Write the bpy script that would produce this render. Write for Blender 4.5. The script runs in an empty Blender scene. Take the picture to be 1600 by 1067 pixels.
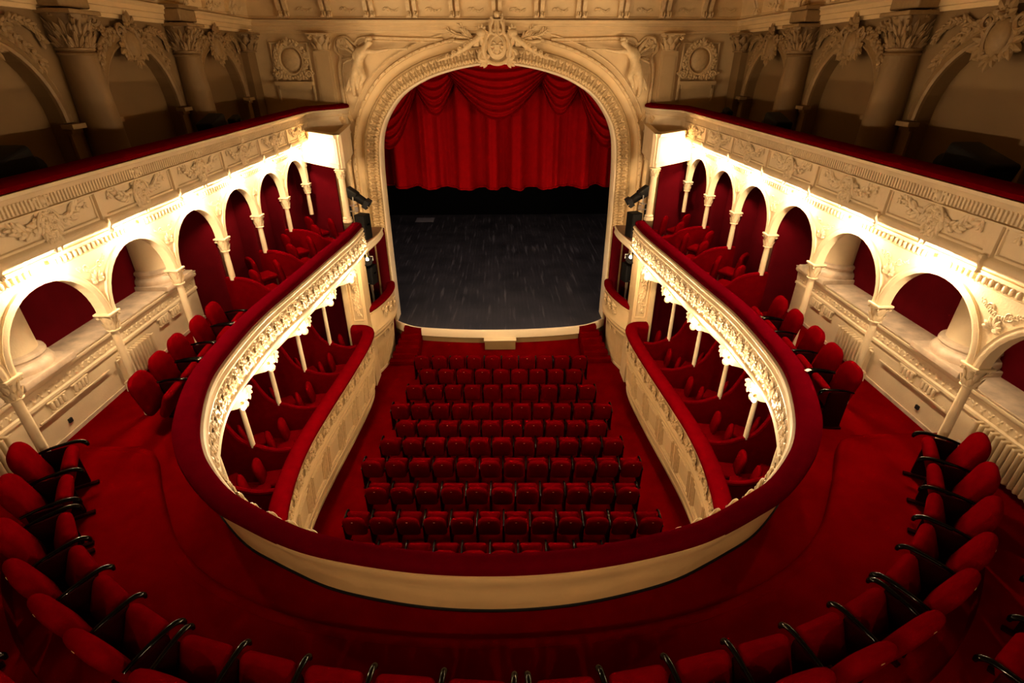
import bpy, math, random
import numpy as np
from math import sin, cos, pi, radians, sqrt, atan2
random.seed(7)
rng = np.random.default_rng(5)
SC = bpy.context.scene
COL = SC.collection
A = np.array

# ------------------------------------------------------------------ materials
def mat(name, col, rough=0.6, metal=0.0, sheen=0.0, noise=0.0, nscale=6.0, bump=0.0, bscale=60.0, emit=None, estr=0.0, spec=0.5, coat=0.0):
    m = bpy.data.materials.new(name); m.use_nodes = True
    nt = m.node_tree; N = nt.nodes; L = nt.links
    b = N['Principled BSDF']
    b.inputs['Base Color'].default_value = (*col, 1)
    b.inputs['Roughness'].default_value = rough
    b.inputs['Metallic'].default_value = metal
    b.inputs['Specular IOR Level'].default_value = spec
    if coat: b.inputs['Coat Weight'].default_value = coat
    if sheen:
        b.inputs['Sheen Weight'].default_value = sheen
        b.inputs['Sheen Roughness'].default_value = 0.45
        b.inputs['Sheen Tint'].default_value = (min(1, col[0]*2.2+.1), col[1]*2+.02, col[2]*2+.02, 1)
    tc = N.new('ShaderNodeTexCoord')
    if noise:
        n = N.new('ShaderNodeTexNoise'); n.inputs['Scale'].default_value = nscale; n.inputs['Detail'].default_value = 5
        L.new(tc.outputs['Object'], n.inputs['Vector'])
        r = N.new('ShaderNodeMapRange'); r.inputs[1].default_value = .3; r.inputs[2].default_value = .7
        r.inputs[3].default_value = 1-noise; r.inputs[4].default_value = 1+noise
        L.new(n.outputs['Fac'], r.inputs[0])
        mx = N.new('ShaderNodeVectorMath'); mx.operation = 'SCALE'; mx.inputs[0].default_value = col
        L.new(r.outputs[0], mx.inputs['Scale']); L.new(mx.outputs[0], b.inputs['Base Color'])
    if bump:
        n2 = N.new('ShaderNodeTexNoise'); n2.inputs['Scale'].default_value = bscale; n2.inputs['Detail'].default_value = 3
        L.new(tc.outputs['Object'], n2.inputs['Vector'])
        bp = N.new('ShaderNodeBump'); bp.inputs['Strength'].default_value = bump; bp.inputs['Distance'].default_value = .02
        L.new(n2.outputs['Fac'], bp.inputs['Height']); L.new(bp.outputs[0], b.inputs['Normal'])
    if emit:
        b.inputs['Emission Color'].default_value = (*emit, 1); b.inputs['Emission Strength'].default_value = estr
    return m

CREAM = (.70, .575, .385)
M = {
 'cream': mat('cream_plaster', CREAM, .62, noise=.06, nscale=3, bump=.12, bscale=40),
 'ornament': mat('ornament_plaster', (.70, .575, .385), .55, noise=.10, nscale=14),
 'shadecream': mat('shaded_cream_plaster', (.20, .122, .047), .7, noise=.05, nscale=1.2),  # cream darkened in its colour to carry the dim light of the upper walls
 'shadeorn': mat('shaded_ornament_plaster', (.27, .17, .07), .6, noise=.1, nscale=14),  # ornament plaster with the same dimness put into its colour
 'prosc': mat('stage_wall_plaster', (.68, .505, .275), .62, noise=.06, nscale=3, bump=.1, bscale=40),
 'proscorn': mat('stage_wall_ornament', (.70, .525, .29), .55, noise=.1, nscale=14),
 'tan': mat('tan_painted_parapet', (.64, .42, .19), .6, noise=.08, nscale=2.5),
 'raildark': mat('dark_rail_velvet', (.070, .0002, .0030), .9, noise=.08, nscale=7, bump=.1, bscale=150, spec=.0),
 'patina': mat('glazed_relief_ground', (.40, .27, .12), .6, noise=.18, nscale=9),
 'lip': mat('painted_lip', (.82, .70, .50), .5),
 'marble': mat('grey_cream_marble', (.55, .44, .33), .35, noise=.28, nscale=5),
 'velvet': mat('red_velvet', (.100, .0002, .0015), .85, noise=.10, nscale=9, bump=.1, bscale=150, spec=.0),
 'rail': mat('rail_velvet', (.105, .0002, .0020), .85, noise=.08, nscale=7, bump=.1, bscale=150, spec=.0),
 'carpet': mat('red_carpet', (.112, .0002, .0007), .95, noise=.16, nscale=2.2, bump=.25, bscale=220, spec=.0),
 'redwall': mat('red_wall_fabric', (.075, .0008, .0036), .9, noise=.08, nscale=3, spec=.04),
 'curtain': mat('stage_curtain_velvet', (.20, .0008, .0020), .8, sheen=.03, noise=.06, nscale=4, spec=.02),
 'darkred': mat('dark_red_cloth', (.014, .0004, .0008), .9, spec=.02),
 'black': mat('gloss_black_plastic', (.001, .001, .0012), .09, spec=.2),
 'matte': mat('matte_black', (.004, .004, .0045), .6, spec=.15),
 'void': mat('black_masking_cloth', (.003, .003, .003), 1.0, spec=0),
 'metal': mat('light_metal', (.6, .58, .55), .3, metal=.9),
 'brass': mat('brass', (.7, .5, .22), .35, metal=.9),
 'grey': mat('dark_grey_casing', (.012, .012, .013), .5, spec=.2),
 'wood': mat('brown_wood', (.13, .055, .03), .4, noise=.2, nscale=8),
 'paper': mat('white_paper', (.8, .78, .74), .6),
 'radiator': mat('radiator_enamel', (.62, .50, .33), .4),
 'bulb': mat('lit_bulb_glass', (1, .9, .7), .3, emit=(1, .71, .41), estr=350.0),
 'bulbrear': mat('lit_bulb_glass_dim', (1, .9, .7), .3, emit=(1, .71, .41), estr=170.0),
 'hatch': mat('grey_hatch_paint', (.16, .14, .14), .6),
 'worklamp': mat('lit_work_lamp', (1, 1, 1), .3, emit=(1, .78, .72), estr=430.0),
 'bulblow': mat('lit_bulb_glass_small', (1, .9, .7), .3, emit=(1, .71, .41), estr=330.0),
}
def stage_mat():
    m = bpy.data.materials.new('stage_boards'); m.use_nodes = True
    nt = m.node_tree; N = nt.nodes; L = nt.links; b = N['Principled BSDF']
    tc = N.new('ShaderNodeTexCoord')
    mp = N.new('ShaderNodeMapping'); mp.inputs['Scale'].default_value = (8, .55, 1); L.new(tc.outputs['Object'], mp.inputs[0])
    n1 = N.new('ShaderNodeTexNoise'); n1.inputs['Scale'].default_value = 1.0; n1.inputs['Detail'].default_value = 4; L.new(mp.outputs[0], n1.inputs[0])
    r1 = N.new('ShaderNodeValToRGB'); r1.color_ramp.elements[0].position = .58; r1.color_ramp.elements[0].color = (0, 0, 0, 1)
    r1.color_ramp.elements[1].position = .70; r1.color_ramp.elements[1].color = (1, 1, 1, 1); L.new(n1.outputs['Fac'], r1.inputs[0])
    n2 = N.new('ShaderNodeTexNoise'); n2.inputs['Scale'].default_value = .9; n2.inputs['Detail'].default_value = 7; L.new(tc.outputs['Object'], n2.inputs[0])
    r2 = N.new('ShaderNodeValToRGB'); r2.color_ramp.elements[0].position = .3; r2.color_ramp.elements[0].color = (.012, .0105, .012, 1)
    r2.color_ramp.elements[1].position = .75; r2.color_ramp.elements[1].color = (.036, .031, .034, 1); L.new(n2.outputs['Fac'], r2.inputs[0])
    bk = N.new('ShaderNodeTexBrick'); bk.offset = .37; bk.inputs['Scale'].default_value = 1
    bk.inputs['Brick Width'].default_value = 2.4; bk.inputs['Row Height'].default_value = .14; bk.inputs['Mortar Size'].default_value = .006
    bk.inputs['Color1'].default_value = (1, 1, 1, 1); bk.inputs['Color2'].default_value = (.8, .8, .8, 1); bk.inputs['Mortar'].default_value = (.25, .25, .25, 1)
    mp2 = N.new('ShaderNodeMapping'); mp2.inputs['Rotation'].default_value = (0, 0, pi/2); L.new(tc.outputs['Object'], mp2.inputs[0]); L.new(mp2.outputs[0], bk.inputs['Vector'])
    mu = N.new('ShaderNodeMix'); mu.data_type = 'RGBA'; mu.blend_type = 'MULTIPLY'; mu.inputs[0].default_value = 1
    L.new(r2.outputs[0], mu.inputs[6]); L.new(bk.outputs['Color'], mu.inputs[7])
    mx = N.new('ShaderNodeMix'); mx.data_type = 'RGBA'; mx.inputs[7].default_value = (.13, .115, .12, 1)
    sc = N.new('ShaderNodeMath'); sc.operation = 'MULTIPLY'; sc.inputs[1].default_value = .55; L.new(r1.outputs[0], sc.inputs[0])
    L.new(sc.outputs[0], mx.inputs[0]); L.new(mu.outputs[2], mx.inputs[6]); L.new(mx.outputs[2], b.inputs['Base Color'])
    b.inputs['Roughness'].default_value = .5
    return m
M['stage'] = stage_mat()

# ------------------------------------------------------------------ mesh builder
class MB:
    def __init__(s): s.V = []; s.F = []; s.n = 0
    def add(s, VF, T=None, flip=False):
        V, F = VF
        V = np.asarray(V, float)
        if T is not None: V = V @ T[:3, :3].T + T[:3, 3]
        s.V.append(V)
        for f in F:
            f = np.asarray(f) + s.n
            s.F.append(f[:, ::-1] if flip else f)
        s.n += len(V)
        return s
    def mirror(s):
        s.V = [v * A([-1, 1, 1]) for v in s.V]; s.F = [f[:, ::-1] for f in s.F]; return s

OFF = {}; KIDS = {}
def build(name, mb, m, parent=None, angle=42):
    me = bpy.data.meshes.new(name)
    V = np.concatenate(mb.V)
    off = OFF.get(parent.name, A([0., 0, 0])) if parent else A([0., 0, 0])
    V = V - off
    loops = np.concatenate([f.ravel() for f in mb.F]); sizes = np.concatenate([np.full(len(f), f.shape[1]) for f in mb.F])
    starts = np.concatenate([[0], np.cumsum(sizes)[:-1]])
    me.vertices.add(len(V)); me.vertices.foreach_set('co', V.astype(np.float32).ravel())
    me.loops.add(len(loops)); me.loops.foreach_set('vertex_index', loops.astype(np.int32))
    me.polygons.add(len(sizes)); me.polygons.foreach_set('loop_start', starts.astype(np.int32))
    me.polygons.foreach_set('use_smooth', np.ones(len(sizes), bool))
    me.update(calc_edges=True); me.validate()
    me.set_sharp_from_angle(angle=radians(angle))
    if m: me.materials.append(M[m])
    o = bpy.data.objects.new(name, me); COL.objects.link(o)
    if parent:
        o.parent = parent; KIDS.setdefault(parent.name, []).append(o)
        OFF[o.name] = off
    return o
def tag(o, label=None, cat=None, group=None, kind=None):
    if label: o['label'] = label
    if cat: o['category'] = cat
    if group: o['group'] = group
    if kind: o['kind'] = kind
    return o
def thing(name, label, cat, loc=(0, 0, 0), rz=0, group=None, world=True):
    o = bpy.data.objects.new(name, None); COL.objects.link(o)
    o.empty_display_size = .1
    o.location = loc; o.rotation_euler = (0, 0, rz)
    OFF[o.name] = A(loc, float) if world else A([0., 0, 0])
    return tag(o, label, cat, group)
def structure(name, mb, m, label=None):
    o = build(name, mb, m); tag(o, label, None, None, 'structure')
    return o
def copy_tree(o, parent=None):
    c = o.copy(); COL.objects.link(c)
    if parent is not None: c.parent = parent
    for k in KIDS.get(o.name, []): copy_tree(k, c)
    return c
def place(proto, used, loc, rz, label, group):
    o = proto if not used else copy_tree(proto)
    o.location = loc; o.rotation_euler = (0, 0, rz); o['label'] = label; o['group'] = group
    return o
ORD = ['first', 'second', 'third', 'fourth', 'fifth', 'sixth', 'seventh', 'eighth', 'ninth', 'tenth', 'eleventh', 'twelfth', 'thirteenth']
NUM = ['zero', 'one', 'two', 'three', 'four', 'five', 'six', 'seven', 'eight', 'nine', 'ten', 'eleven', 'twelve']

# ------------------------------------------------------------------ shapes
def grid(nu, nv, wrapu=False):
    i = np.arange(nu if wrapu else nu-1)[:, None]; j = np.arange(nv-1)[None, :]
    i2 = (i+1) % nu
    return np.stack([(i*nv+j), (i2*nv+j), (i2*nv+j+1), (i*nv+j+1)], -1).reshape(-1, 4)
def box(c, s):
    c = A(c, float); h = A(s, float)/2
    V = A([[x, y, z] for x in (-1, 1) for y in (-1, 1) for z in (-1, 1)])*h + c
    F = A([[0, 1, 3, 2], [4, 6, 7, 5], [0, 4, 5, 1], [2, 3, 7, 6], [0, 2, 6, 4], [1, 5, 7, 3]])
    return V, [F]
def box2(a, b): a = A(a, float); b = A(b, float); return box((a+b)/2, np.abs(b-a))
def rbox(s, r, m=2):
    h = A(s, float)/2; r = min(r, h.min()*.999)
    side = [-1]*(m+1)+[1]*(m+1)
    off = [math.tan(pi/4*(-1+i/m)) for i in range(m+1)]+[math.tan(pi/4*i/m) for i in range(m+1)]
    k = len(side); Vs = []; Fs = []; n = 0
    for ax in range(3):
        for sg in (-1, 1):
            e = np.zeros((k, k, 3)); sd = np.zeros((k, k, 3))
            b, c = (ax+1) % 3, (ax+2) % 3
            e[..., ax] = sg; sd[..., ax] = sg
            e[..., b] = A(off)[:, None]; sd[..., b] = A(side)[:, None]
            e[..., c] = A(off)[None, :]; sd[..., c] = A(side)[None, :]
            nn = e/np.linalg.norm(e, axis=-1, keepdims=True)
            P = sd*(h-r)+nn*r
            f = grid(k, k)+n
            if sg < 0: f = f[:, ::-1]
            Vs.append(P.reshape(-1, 3)); Fs.append(f); n += k*k
    return np.concatenate(Vs), [np.concatenate(Fs)]
def lathe(prof, n=16, cap=True):
    p = A(prof, float); m = len(p)
    a = np.linspace(0, 2*pi, n, endpoint=False)
    V = np.stack([np.outer(np.cos(a), p[:, 0]), np.outer(np.sin(a), p[:, 0]), np.tile(p[:, 1], (n, 1))], -1).reshape(-1, 3)
    F = [grid(n, m, True)]
    if cap:
        F.append(A([[i*m for i in range(n)][::-1]])); F.append(A([[i*m+m-1 for i in range(n)]]))
    return V, F
def sphere(c, r, n=8, m=6):
    r = A([r, r, r] if np.isscalar(r) else r, float)
    t = np.linspace(.02, pi-.02, m)
    V, F = lathe(np.stack([np.sin(t), -np.cos(t)], 1), n)
    return V*r+A(c, float), F
def sweep(P, N, B, prof, closed=True, caps=True):
    P = A(P, float); N = A(N, float); B = A(B, float); pr = A(prof, float); m = len(pr)
    if N.ndim == 1: N = np.tile(N, (len(P), 1))
    if B.ndim == 1: B = np.tile(B, (len(P), 1))
    V = P[:, None, :] + N[:, None, :]*pr[None, :, :1] + B[:, None, :]*pr[None, :, 1:2]
    n = len(P); V = V.reshape(-1, 3)
    i = np.arange(n-1)[:, None]; j = np.arange(m if closed else m-1)[None, :]; j2 = (j+1) % m
    F = np.stack([i*m+j, (i+1)*m+j, (i+1)*m+j2, i*m+j2], -1).reshape(-1, 4)
    Fs = [F]
    if closed and caps: Fs += [A([list(range(m))[::-1]]), A([[(n-1)*m+q for q in range(m)]])]
    return V, Fs
def tube(P, r, k=6, caps=True):
    P = A(P, float); n = len(P)
    r = np.full(n, r) if np.isscalar(r) else A(r, float)
    T = np.gradient(P, axis=0); T /= np.linalg.norm(T, axis=1, keepdims=True)+1e-12
    up = A([0, 0, 1.]) if abs(T[0][2]) < .9 else A([1., 0, 0])
    N = np.zeros_like(P); v = up-T[0]*(up@T[0]); v /= np.linalg.norm(v)
    for i in range(n):
        v = v-T[i]*(v@T[i]); v /= np.linalg.norm(v)+1e-12; N[i] = v
    Bn = np.cross(T, N)
    a = np.linspace(0, 2*pi, k, endpoint=False)
    V = P[:, None, :]+r[:, None, None]*(N[:, None, :]*np.cos(a)[None, :, None]+Bn[:, None, :]*np.sin(a)[None, :, None])
    i = np.arange(n-1)[:, None]; j = np.arange(k)[None, :]; j2 = (j+1) % k
    F = [np.stack([i*k+j, i*k+j2, (i+1)*k+j2, (i+1)*k+j], -1).reshape(-1, 4)]
    if caps: F += [A([list(range(k))[::-1]]), A([[(n-1)*k+q for q in range(k)]])]
    return V.reshape(-1, 3), F
def cat(pts, per=8):
    P = A(pts, float); P = np.concatenate([[2*P[0]-P[1]], P, [2*P[-1]-P[-2]]])
    out = []
    for i in range(1, len(P)-2):
        p0, p1, p2, p3 = P[i-1:i+3]
        for t in np.arange(per)/per:
            out.append(.5*(2*p1+(p2-p0)*t+(2*p0-5*p1+4*p2-p3)*t*t+(3*p1-p0-3*p2+p3)*t**3))
    out.append(P[-2]); return A(out)
def resample(P, ds):
    d = np.concatenate([[0], np.cumsum(np.linalg.norm(np.diff(P, axis=0), axis=1))])
    n = max(2, int(round(d[-1]/ds))+1); s = np.linspace(0, d[-1], n)
    return np.stack([np.interp(s, d, P[:, k]) for k in range(P.shape[1])], 1)
def normals2(P, center):
    T = np.gradient(P, axis=0); T /= np.linalg.norm(T, axis=1, keepdims=True)
    N = np.stack([-T[:, 1], T[:, 0]], 1)
    sg = np.sign(((A(center)-P)*N).sum(1)); 
    return T, N*sg[:, None]
def h3(P, z=0.): return np.concatenate([P, np.full((len(P), 1), z)], 1)
def frame(o, right, up, out, s=1.0):
    T = np.eye(4)
    for i, v in enumerate((right, up, out)):
        v = A(v, float); T[:3, i] = v/np.linalg.norm(v)*s
    T[:3, 3] = o; return T
def rot2(a, x=0, y=0, z=0, s=1.0):
    T = np.eye(4); T[0, 0] = cos(a)*s; T[0, 1] = -sin(a)*s; T[1, 0] = sin(a)*s; T[1, 1] = cos(a)*s; T[2, 2] = s; T[:3, 3] = (x, y, z); return T
def Rx(a, o=(0, 0, 0)):
    T = np.eye(4); T[1, 1] = cos(a); T[1, 2] = -sin(a); T[2, 1] = sin(a); T[2, 2] = cos(a); T[:3, 3] = o; return T
def Rz(a, o=(0, 0, 0)):
    T = np.eye(4); T[0, 0] = cos(a); T[0, 1] = -sin(a); T[1, 0] = sin(a); T[1, 1] = cos(a); T[:3, 3] = o; return T
def Tr(o):
    T = np.eye(4); T[:3, 3] = o; return T
def apply(VF, T): return VF[0] @ T[:3, :3].T + T[:3, 3], VF[1]
def join(*vs):
    V = []; F = []; n = 0
    for v, f in vs:
        V.append(v)
        F += [np.asarray(q)+n for q in f]; n += len(v)
    return np.concatenate(V), F
# --- ornament vocabulary: x right, y up, z out of the wall
def leaf(L, W, T, curl=0.0, ns=6, nt=5):
    s = np.linspace(0, 1, ns); t = np.linspace(-1, 1, nt)
    w = W*np.sin(pi*np.clip(s*.93+.07, 0, 1))**.7
    X = w[:, None]*t[None, :]
    Y = np.tile((L*s)[:, None], (1, nt))
    Z = T*(1-t**2)[None, :]*(np.sin(pi*np.clip(s*.9+.1, 0, 1))**.6)[:, None] - T*.55*np.exp(-(t/.25)**2)[None, :]*(1-s)[:, None] + curl*(s**2)[:, None]
    return np.stack([X, Y, Z], -1).reshape(-1, 3), [grid(ns, nt)[:, ::-1]]
def spiral(r, turns=1.4, tr=.02, ccw=1, k=5, n=16, a0=0):
    t = np.linspace(0, 1, n); a = a0+ccw*t*turns*2*pi; rr = r*(1-.85*t)
    return tube(np.stack([rr*np.cos(a), rr*np.sin(a), tr*.5+0*a], 1), tr*(1-.4*t), k)
def fan(n, spread, L, W, T, curl=.02, up=pi/2):
    parts = []
    for i in range(n):
        a = (i-(n-1)/2)/(n-1)*spread
        l = L*(1-.25*abs(a)/(spread/2))
        parts.append(apply(leaf(l, W, T, curl), rot2(a+up-pi/2)))
    return join(*parts)
def rosette(r, T, n=6):
    ps = [apply(leaf(r, r*.42, T*.7), rot2(2*pi*i/n)) for i in range(n)]
    ps.append(sphere((0, 0, T*.5), (r*.3, r*.3, T*.8), 8, 5)); return join(*ps)
def garland_line(P, L, W, T, step, jit=.5):
    R = resample(A(P, float), step); ps = []
    for i in range(len(R)-1):
        d = R[i+1]-R[i]; a = atan2(d[1], d[0])-pi/2
        for sg in (-1, 1):
            k = rng.uniform(.75, 1.2)
            ps.append(apply(leaf(L*k, W*k, T, .6*T), rot2(a+sg*rng.uniform(.4, .9)*jit*1.6, R[i][0], R[i][1], .004)))
        if i % 2 == 0: ps.append(sphere((R[i][0]+rng.uniform(-.3, .3)*W, R[i][1]+rng.uniform(-.3, .3)*W, T*.6), T*.9, 6, 4))
    return join(*ps)
ACAN = join(fan(7, 3.6, .17, .034, .036, .03, up=-pi/2+.35), apply(fan(5, 2.2, .13, .03, .03, .03, up=pi*.62), Tr((-.02, .03, .01))),
            apply(spiral(.065, 1.5, .018), Tr((-.10, .13, .01))), apply(spiral(.05, 1.4, .016, -1), Tr((.10, -.05, .01))),
            sphere((0, .02, .03), .035, 7, 5), apply(leaf(.16, .03, .03, .02), rot2(-1.0, .02, .06)), apply(leaf(.14, .03, .03, .02), rot2(.9, .05, .10)))
def panel_garland():
    ps = []
    for sg in (-1, 1):
        P = cat([(0, .10), (sg*.16, -.02), (sg*.34, -.04), (sg*.50, .06), (sg*.60, .20)], 6)
        ps.append(garland_line(P, .15, .036, .034, .07))
        ps.append(garland_line(cat([(sg*.60, .20), (sg*.63, .10), (sg*.64, -.0)], 4), .07, .02, .02, .05))
        ps.append(apply(rosette(.045, .03), Tr((sg*.60, .2, .012))))
        ps.append(tube(cat([(0, .2, .03), (sg*.08, .27, .05), (sg*.13, .22, .04), (sg*.06, .17, .04), (0, .2, .03)], 5), .017, 5))
        ps.append(garland_line(cat([(0, .16), (sg*.07, .02), (sg*.08, -.16), (sg*.02, -.27)], 5), .14, .035, .036, .07))
        ps.append(tube(cat([(0, .18, .03), (sg*.12, .08, .045), (sg*.17, -.03, .03)], 5), [.016]*10+[.006], 5))
    ps.append(garland_line(cat([(0, .16), (0, -.28)], 6), .11, .03, .035, .05))
    for q in ((-.05, .02), (.06, -.03), (0, -.10), (-.04, .12), (.05, .08)): ps.append(apply(rosette(.05, .04), Tr((q[0], q[1], .025))))
    ps.append(sphere((0, .24, .04), (.05, .06, .05), 8, 6))
    return join(*ps)
def crest_garland():
    ps = []
    for sg in (-1, 1):
        ps.append(garland_line(cat([(sg*.1, .12), (sg*.45, .10), (sg*.8, -.12), (sg*1.02, -.42)], 6), .17, .05, .055, .075))
        ps.append(garland_line(cat([(sg*.55, .12), (sg*.85, .18), (sg*1.1, .1), (sg*1.2, -.1)], 6), .13, .035, .04, .075))
        ps.append(apply(fan(5, 2.4, .30, .06, .06, .05, up=pi/2+sg*-1.9), Tr((sg*.16, -.12, .03))))
        ps.append(apply(spiral(.13, 1.5, .035, -sg), Tr((sg*.26, .12, .05))))
        ps.append(apply(spiral(.10, 1.5, .03, sg), Tr((sg*.24, -.22, .05))))
    ps.append(sphere((0, -.06, .04), (.19, .24, .10), 12, 8))
    ps.append(tube([(.22*cos(a), -.06+.28*sin(a), .06) for a in np.linspace(0, 2*pi, 19)], .035, 6))
    ps.append(apply(fan(5, 2.6, .26, .06, .07, .06), Tr((0, .2, .06))))
    ps.append(apply(rosette(.1, .09), Tr((0, .22, .09))))
    ps.append(apply(fan(5, 2.6, .22, .05, .06, .05, up=-pi/2), Tr((0, -.26, .04))))
    return join(*ps)
GARL = [panel_garland() for _ in range(2)]
CREST = crest_garland()
def capital(r, h, big=False):
    """corinthian capital standing on z=0, shaft radius r, height h"""
    ps = [lathe([(r*1.0, 0), (r*1.18, h*.03), (r*1.18, h*.07), (r*1.0, h*.1), (r*1.02, h*.5), (r*1.35, h*.85), (r*1.35, h*.88)], 14)]
    for tier, (z0, L, q, ph) in enumerate(((.08, .42, 8, 0), (.36, .44, 8, pi/8))):
        for i in range(q):
            a = 2*pi*i/q+ph
            T = frame((cos(a)*r*1.02, sin(a)*r*1.02, h*z0), (-sin(a), cos(a), 0), (0, 0, 1), (cos(a), sin(a), 0))
            if big:
                for dx, k, aa in ((0, 1, 0), (.22, .8, -.35), (-.22, .8, .35), (.3, .5, -.9), (-.3, .5, .9)):
                    ps.append(apply(apply(leaf(h*L*k, r*.17, r*.14, r*.5*k, 5, 5), rot2(aa, dx*r*.7, 0, 0)), T))
            else: ps.append(apply(leaf(h*L, r*.42, r*.22, r*.55, 5, 5), T))
    for i in range(4):
        a = pi/4+i*pi/2
        for sg in (-1, 1):
            T = frame((cos(a)*r*1.55, sin(a)*r*1.55, h*.78), (cos(a), sin(a), 0), (0, 0, 1), (-sin(a)*1, cos(a)*1, 0))
        ps.append(apply(spiral(r*.36, 1.3, r*.13, -1, 5, 12), T))
        b = i*pi/2
        ps.append(apply(rosette(r*.3, r*.2, 5), frame((cos(b)*r*1.3, sin(b)*r*1.3, h*.9), (-sin(b), cos(b), 0), (0, 0, 1), (cos(b), sin(b), 0))))
    ps.append(apply(rbox((r*3.1, r*3.1, h*.11), h*.03), Tr((0, 0, h*.935))))
    return join(*ps)

# ------------------------------------------------------------------ plan curves (metres; x right, y to the stage, z up from the stalls floor)
Z_CIRC, Z_PLAT, Z_RAIL, Z_BOX = 4.4, 4.55, 5.3, 1.25
half = [(3.80, 13.95), (3.83, 12.9), (4.0, 11.2), (4.16, 9.56), (4.27, 8.5), (4.28, 7.48), (4.19, 6.38), (3.9, 5.44), (3.52, 4.71), (2.96, 4.09), (2.48, 3.77), (1.9, 3.47), (1.33, 3.30), (.68, 3.18), (0, 3.14)]
CIRC = resample(cat(half+[(-x, y) for x, y in half[-2::-1]], 8), .11)
CT, CN = normals2(CIRC, (0, 8.5))
bh = [(4.45, 13.93), (4.05, 13.9), (3.80, 13.62), (3.73, 12.83), (3.83, 11.27), (3.97, 9.77), (4.05, 8.55), (4.00, 7.47), (3.80, 6.4), (3.4, 5.5), (2.7, 4.7)]
BOXR = resample(cat(bh, 8), .1)
BT, BNr = normals2(BOXR, (0, 8.0))
for i in range(len(BOXR)):          # the curled end: normal points to the stage
    if BOXR[i][0] > 3.95 and BOXR[i][1] > 13.5: BNr[i] = A([-BT[i][1], BT[i][0]]) * (1 if BT[i][0]*1 > 0 else -1)
    if BOXR[i][1] > 13.5 and BNr[i][1] < 0 and BOXR[i][0] > 3.76: BNr[i] = -BNr[i]
def seg(C, N, m): return C[m], N[m]

# ------------------------------------------------------------------ setting: floors, walls, ceiling
structure('floor', MB().add(box2((-6.6, -1.0, -.2), (6.6, 16.9, 0))), 'carpet', 'deep red carpet of the stalls floor')
# circle slab
def fanout(P, c=(0, 9.0), xm=6.75, y0=-4.2, y1=16.2):
    out = []
    for p in P:
        d = p-A(c); ts = []
        if abs(d[0]) > 1e-6: ts.append(((xm if d[0] > 0 else -xm)-c[0])/d[0])
        if abs(d[1]) > 1e-6: ts.append(((y1 if d[1] > 0 else y0)-c[1])/d[1])
        out.append(A(c)+d*min(t for t in ts if t > 0))
    return A(out)
def slab(inner, outer, z0, z1, low=None):
    n = len(inner)
    V = np.concatenate([h3(inner, z1), h3(outer, z1), h3(inner if low is None else low, z0), h3(outer, z0)])
    i = np.arange(n-1)
    F = [np.stack([i, i+n, i+n+1, i+1], 1), np.stack([i+2*n, i+1+2*n, i+1+3*n, i+3*n], 1), np.stack([i, i+1, i+1+2*n, i+2*n], 1), np.stack([i+n, i+3*n, i+1+3*n, i+1+n], 1)]
    return V, F
bkc = np.interp(CIRC[:, 1], [3.6, 5.2], [1.0, 0.0])[:, None]
inn = CIRC-CN*(.09-.21*bkc)
structure('floor_circle', MB().add(slab(inn, fanout(inn), 4.12, Z_CIRC, CIRC-CN*(.33-.1*bkc))), 'carpet', 'red carpeted floor of the circle beside the parapet')
sh = [(6.7, 5.62), (5.2, 5.60), (4.90, 5.55), (4.72, 5.42), (4.34, 4.85), (3.70, 4.03), (2.97, 3.46), (2.05, 3.06), (1.1, 2.86), (0, 2.79)]
ST = resample(cat(sh+[(-x, y) for x, y in sh[-2::-1]], 6), .1)
t2, n2 = normals2(ST, (0, 9))
structure('floor_platform', MB().add(slab(ST, fanout(ST), Z_CIRC-.02, Z_PLAT)).add(sweep(h3(ST), h3(n2), (0, 0, 1), [(-.06, 4.552), (0, 4.55), (.04, 4.535), (.065, 4.50), (.07, 4.39), (-.06, 4.39)])), 'carpet', 'raised red carpeted step carrying the curved circle row')
tier = ST-n2*1.30; tier = tier[(tier[:, 1] < 3.6)]
structure('floor_tier', MB().add(slab(tier, fanout(tier), Z_PLAT-.02, Z_PLAT+.25)), 'carpet', 'second red carpeted tier behind the curved circle row')
# walls of the stalls level (behind the boxes), x = +-6.4
structure('wall_left_lower', MB().add(box2((-6.6, -1, 0), (-6.4, 16.4, 4.15))), 'redwall', 'dark red wall behind the lower boxes on the left')
structure('wall_stage_left_lower', MB().add(box2((-6.4, 14.5, 0), (-4.62, 14.6, 4.15))), 'redwall', 'dark red end wall of the lower boxes on the left')
structure('wall_stage_right_lower', MB().add(box2((4.62, 14.5, 0), (6.4, 14.6, 4.15))), 'redwall', 'dark red end wall of the lower boxes on the right')
structure('wall_right_lower', MB().add(box2((6.4, -1, 0), (6.6, 16.4, 4.15))), 'redwall', 'dark red wall behind the lower boxes on the right')
structure('wall_back_lower', MB().add(box2((-6.6, -1.2, 0), (6.6, -1.0, 4.15))), 'redwall')
structure('wall_back', MB().add(box2((-7, -4.5, 4.1), (7, -4.2, 13))), 'shadecream')
structure('ceiling', MB().add(box2((-7.2, -4.5, 12.6), (7.2, 17.0, 12.8))), 'shadecream')
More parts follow.
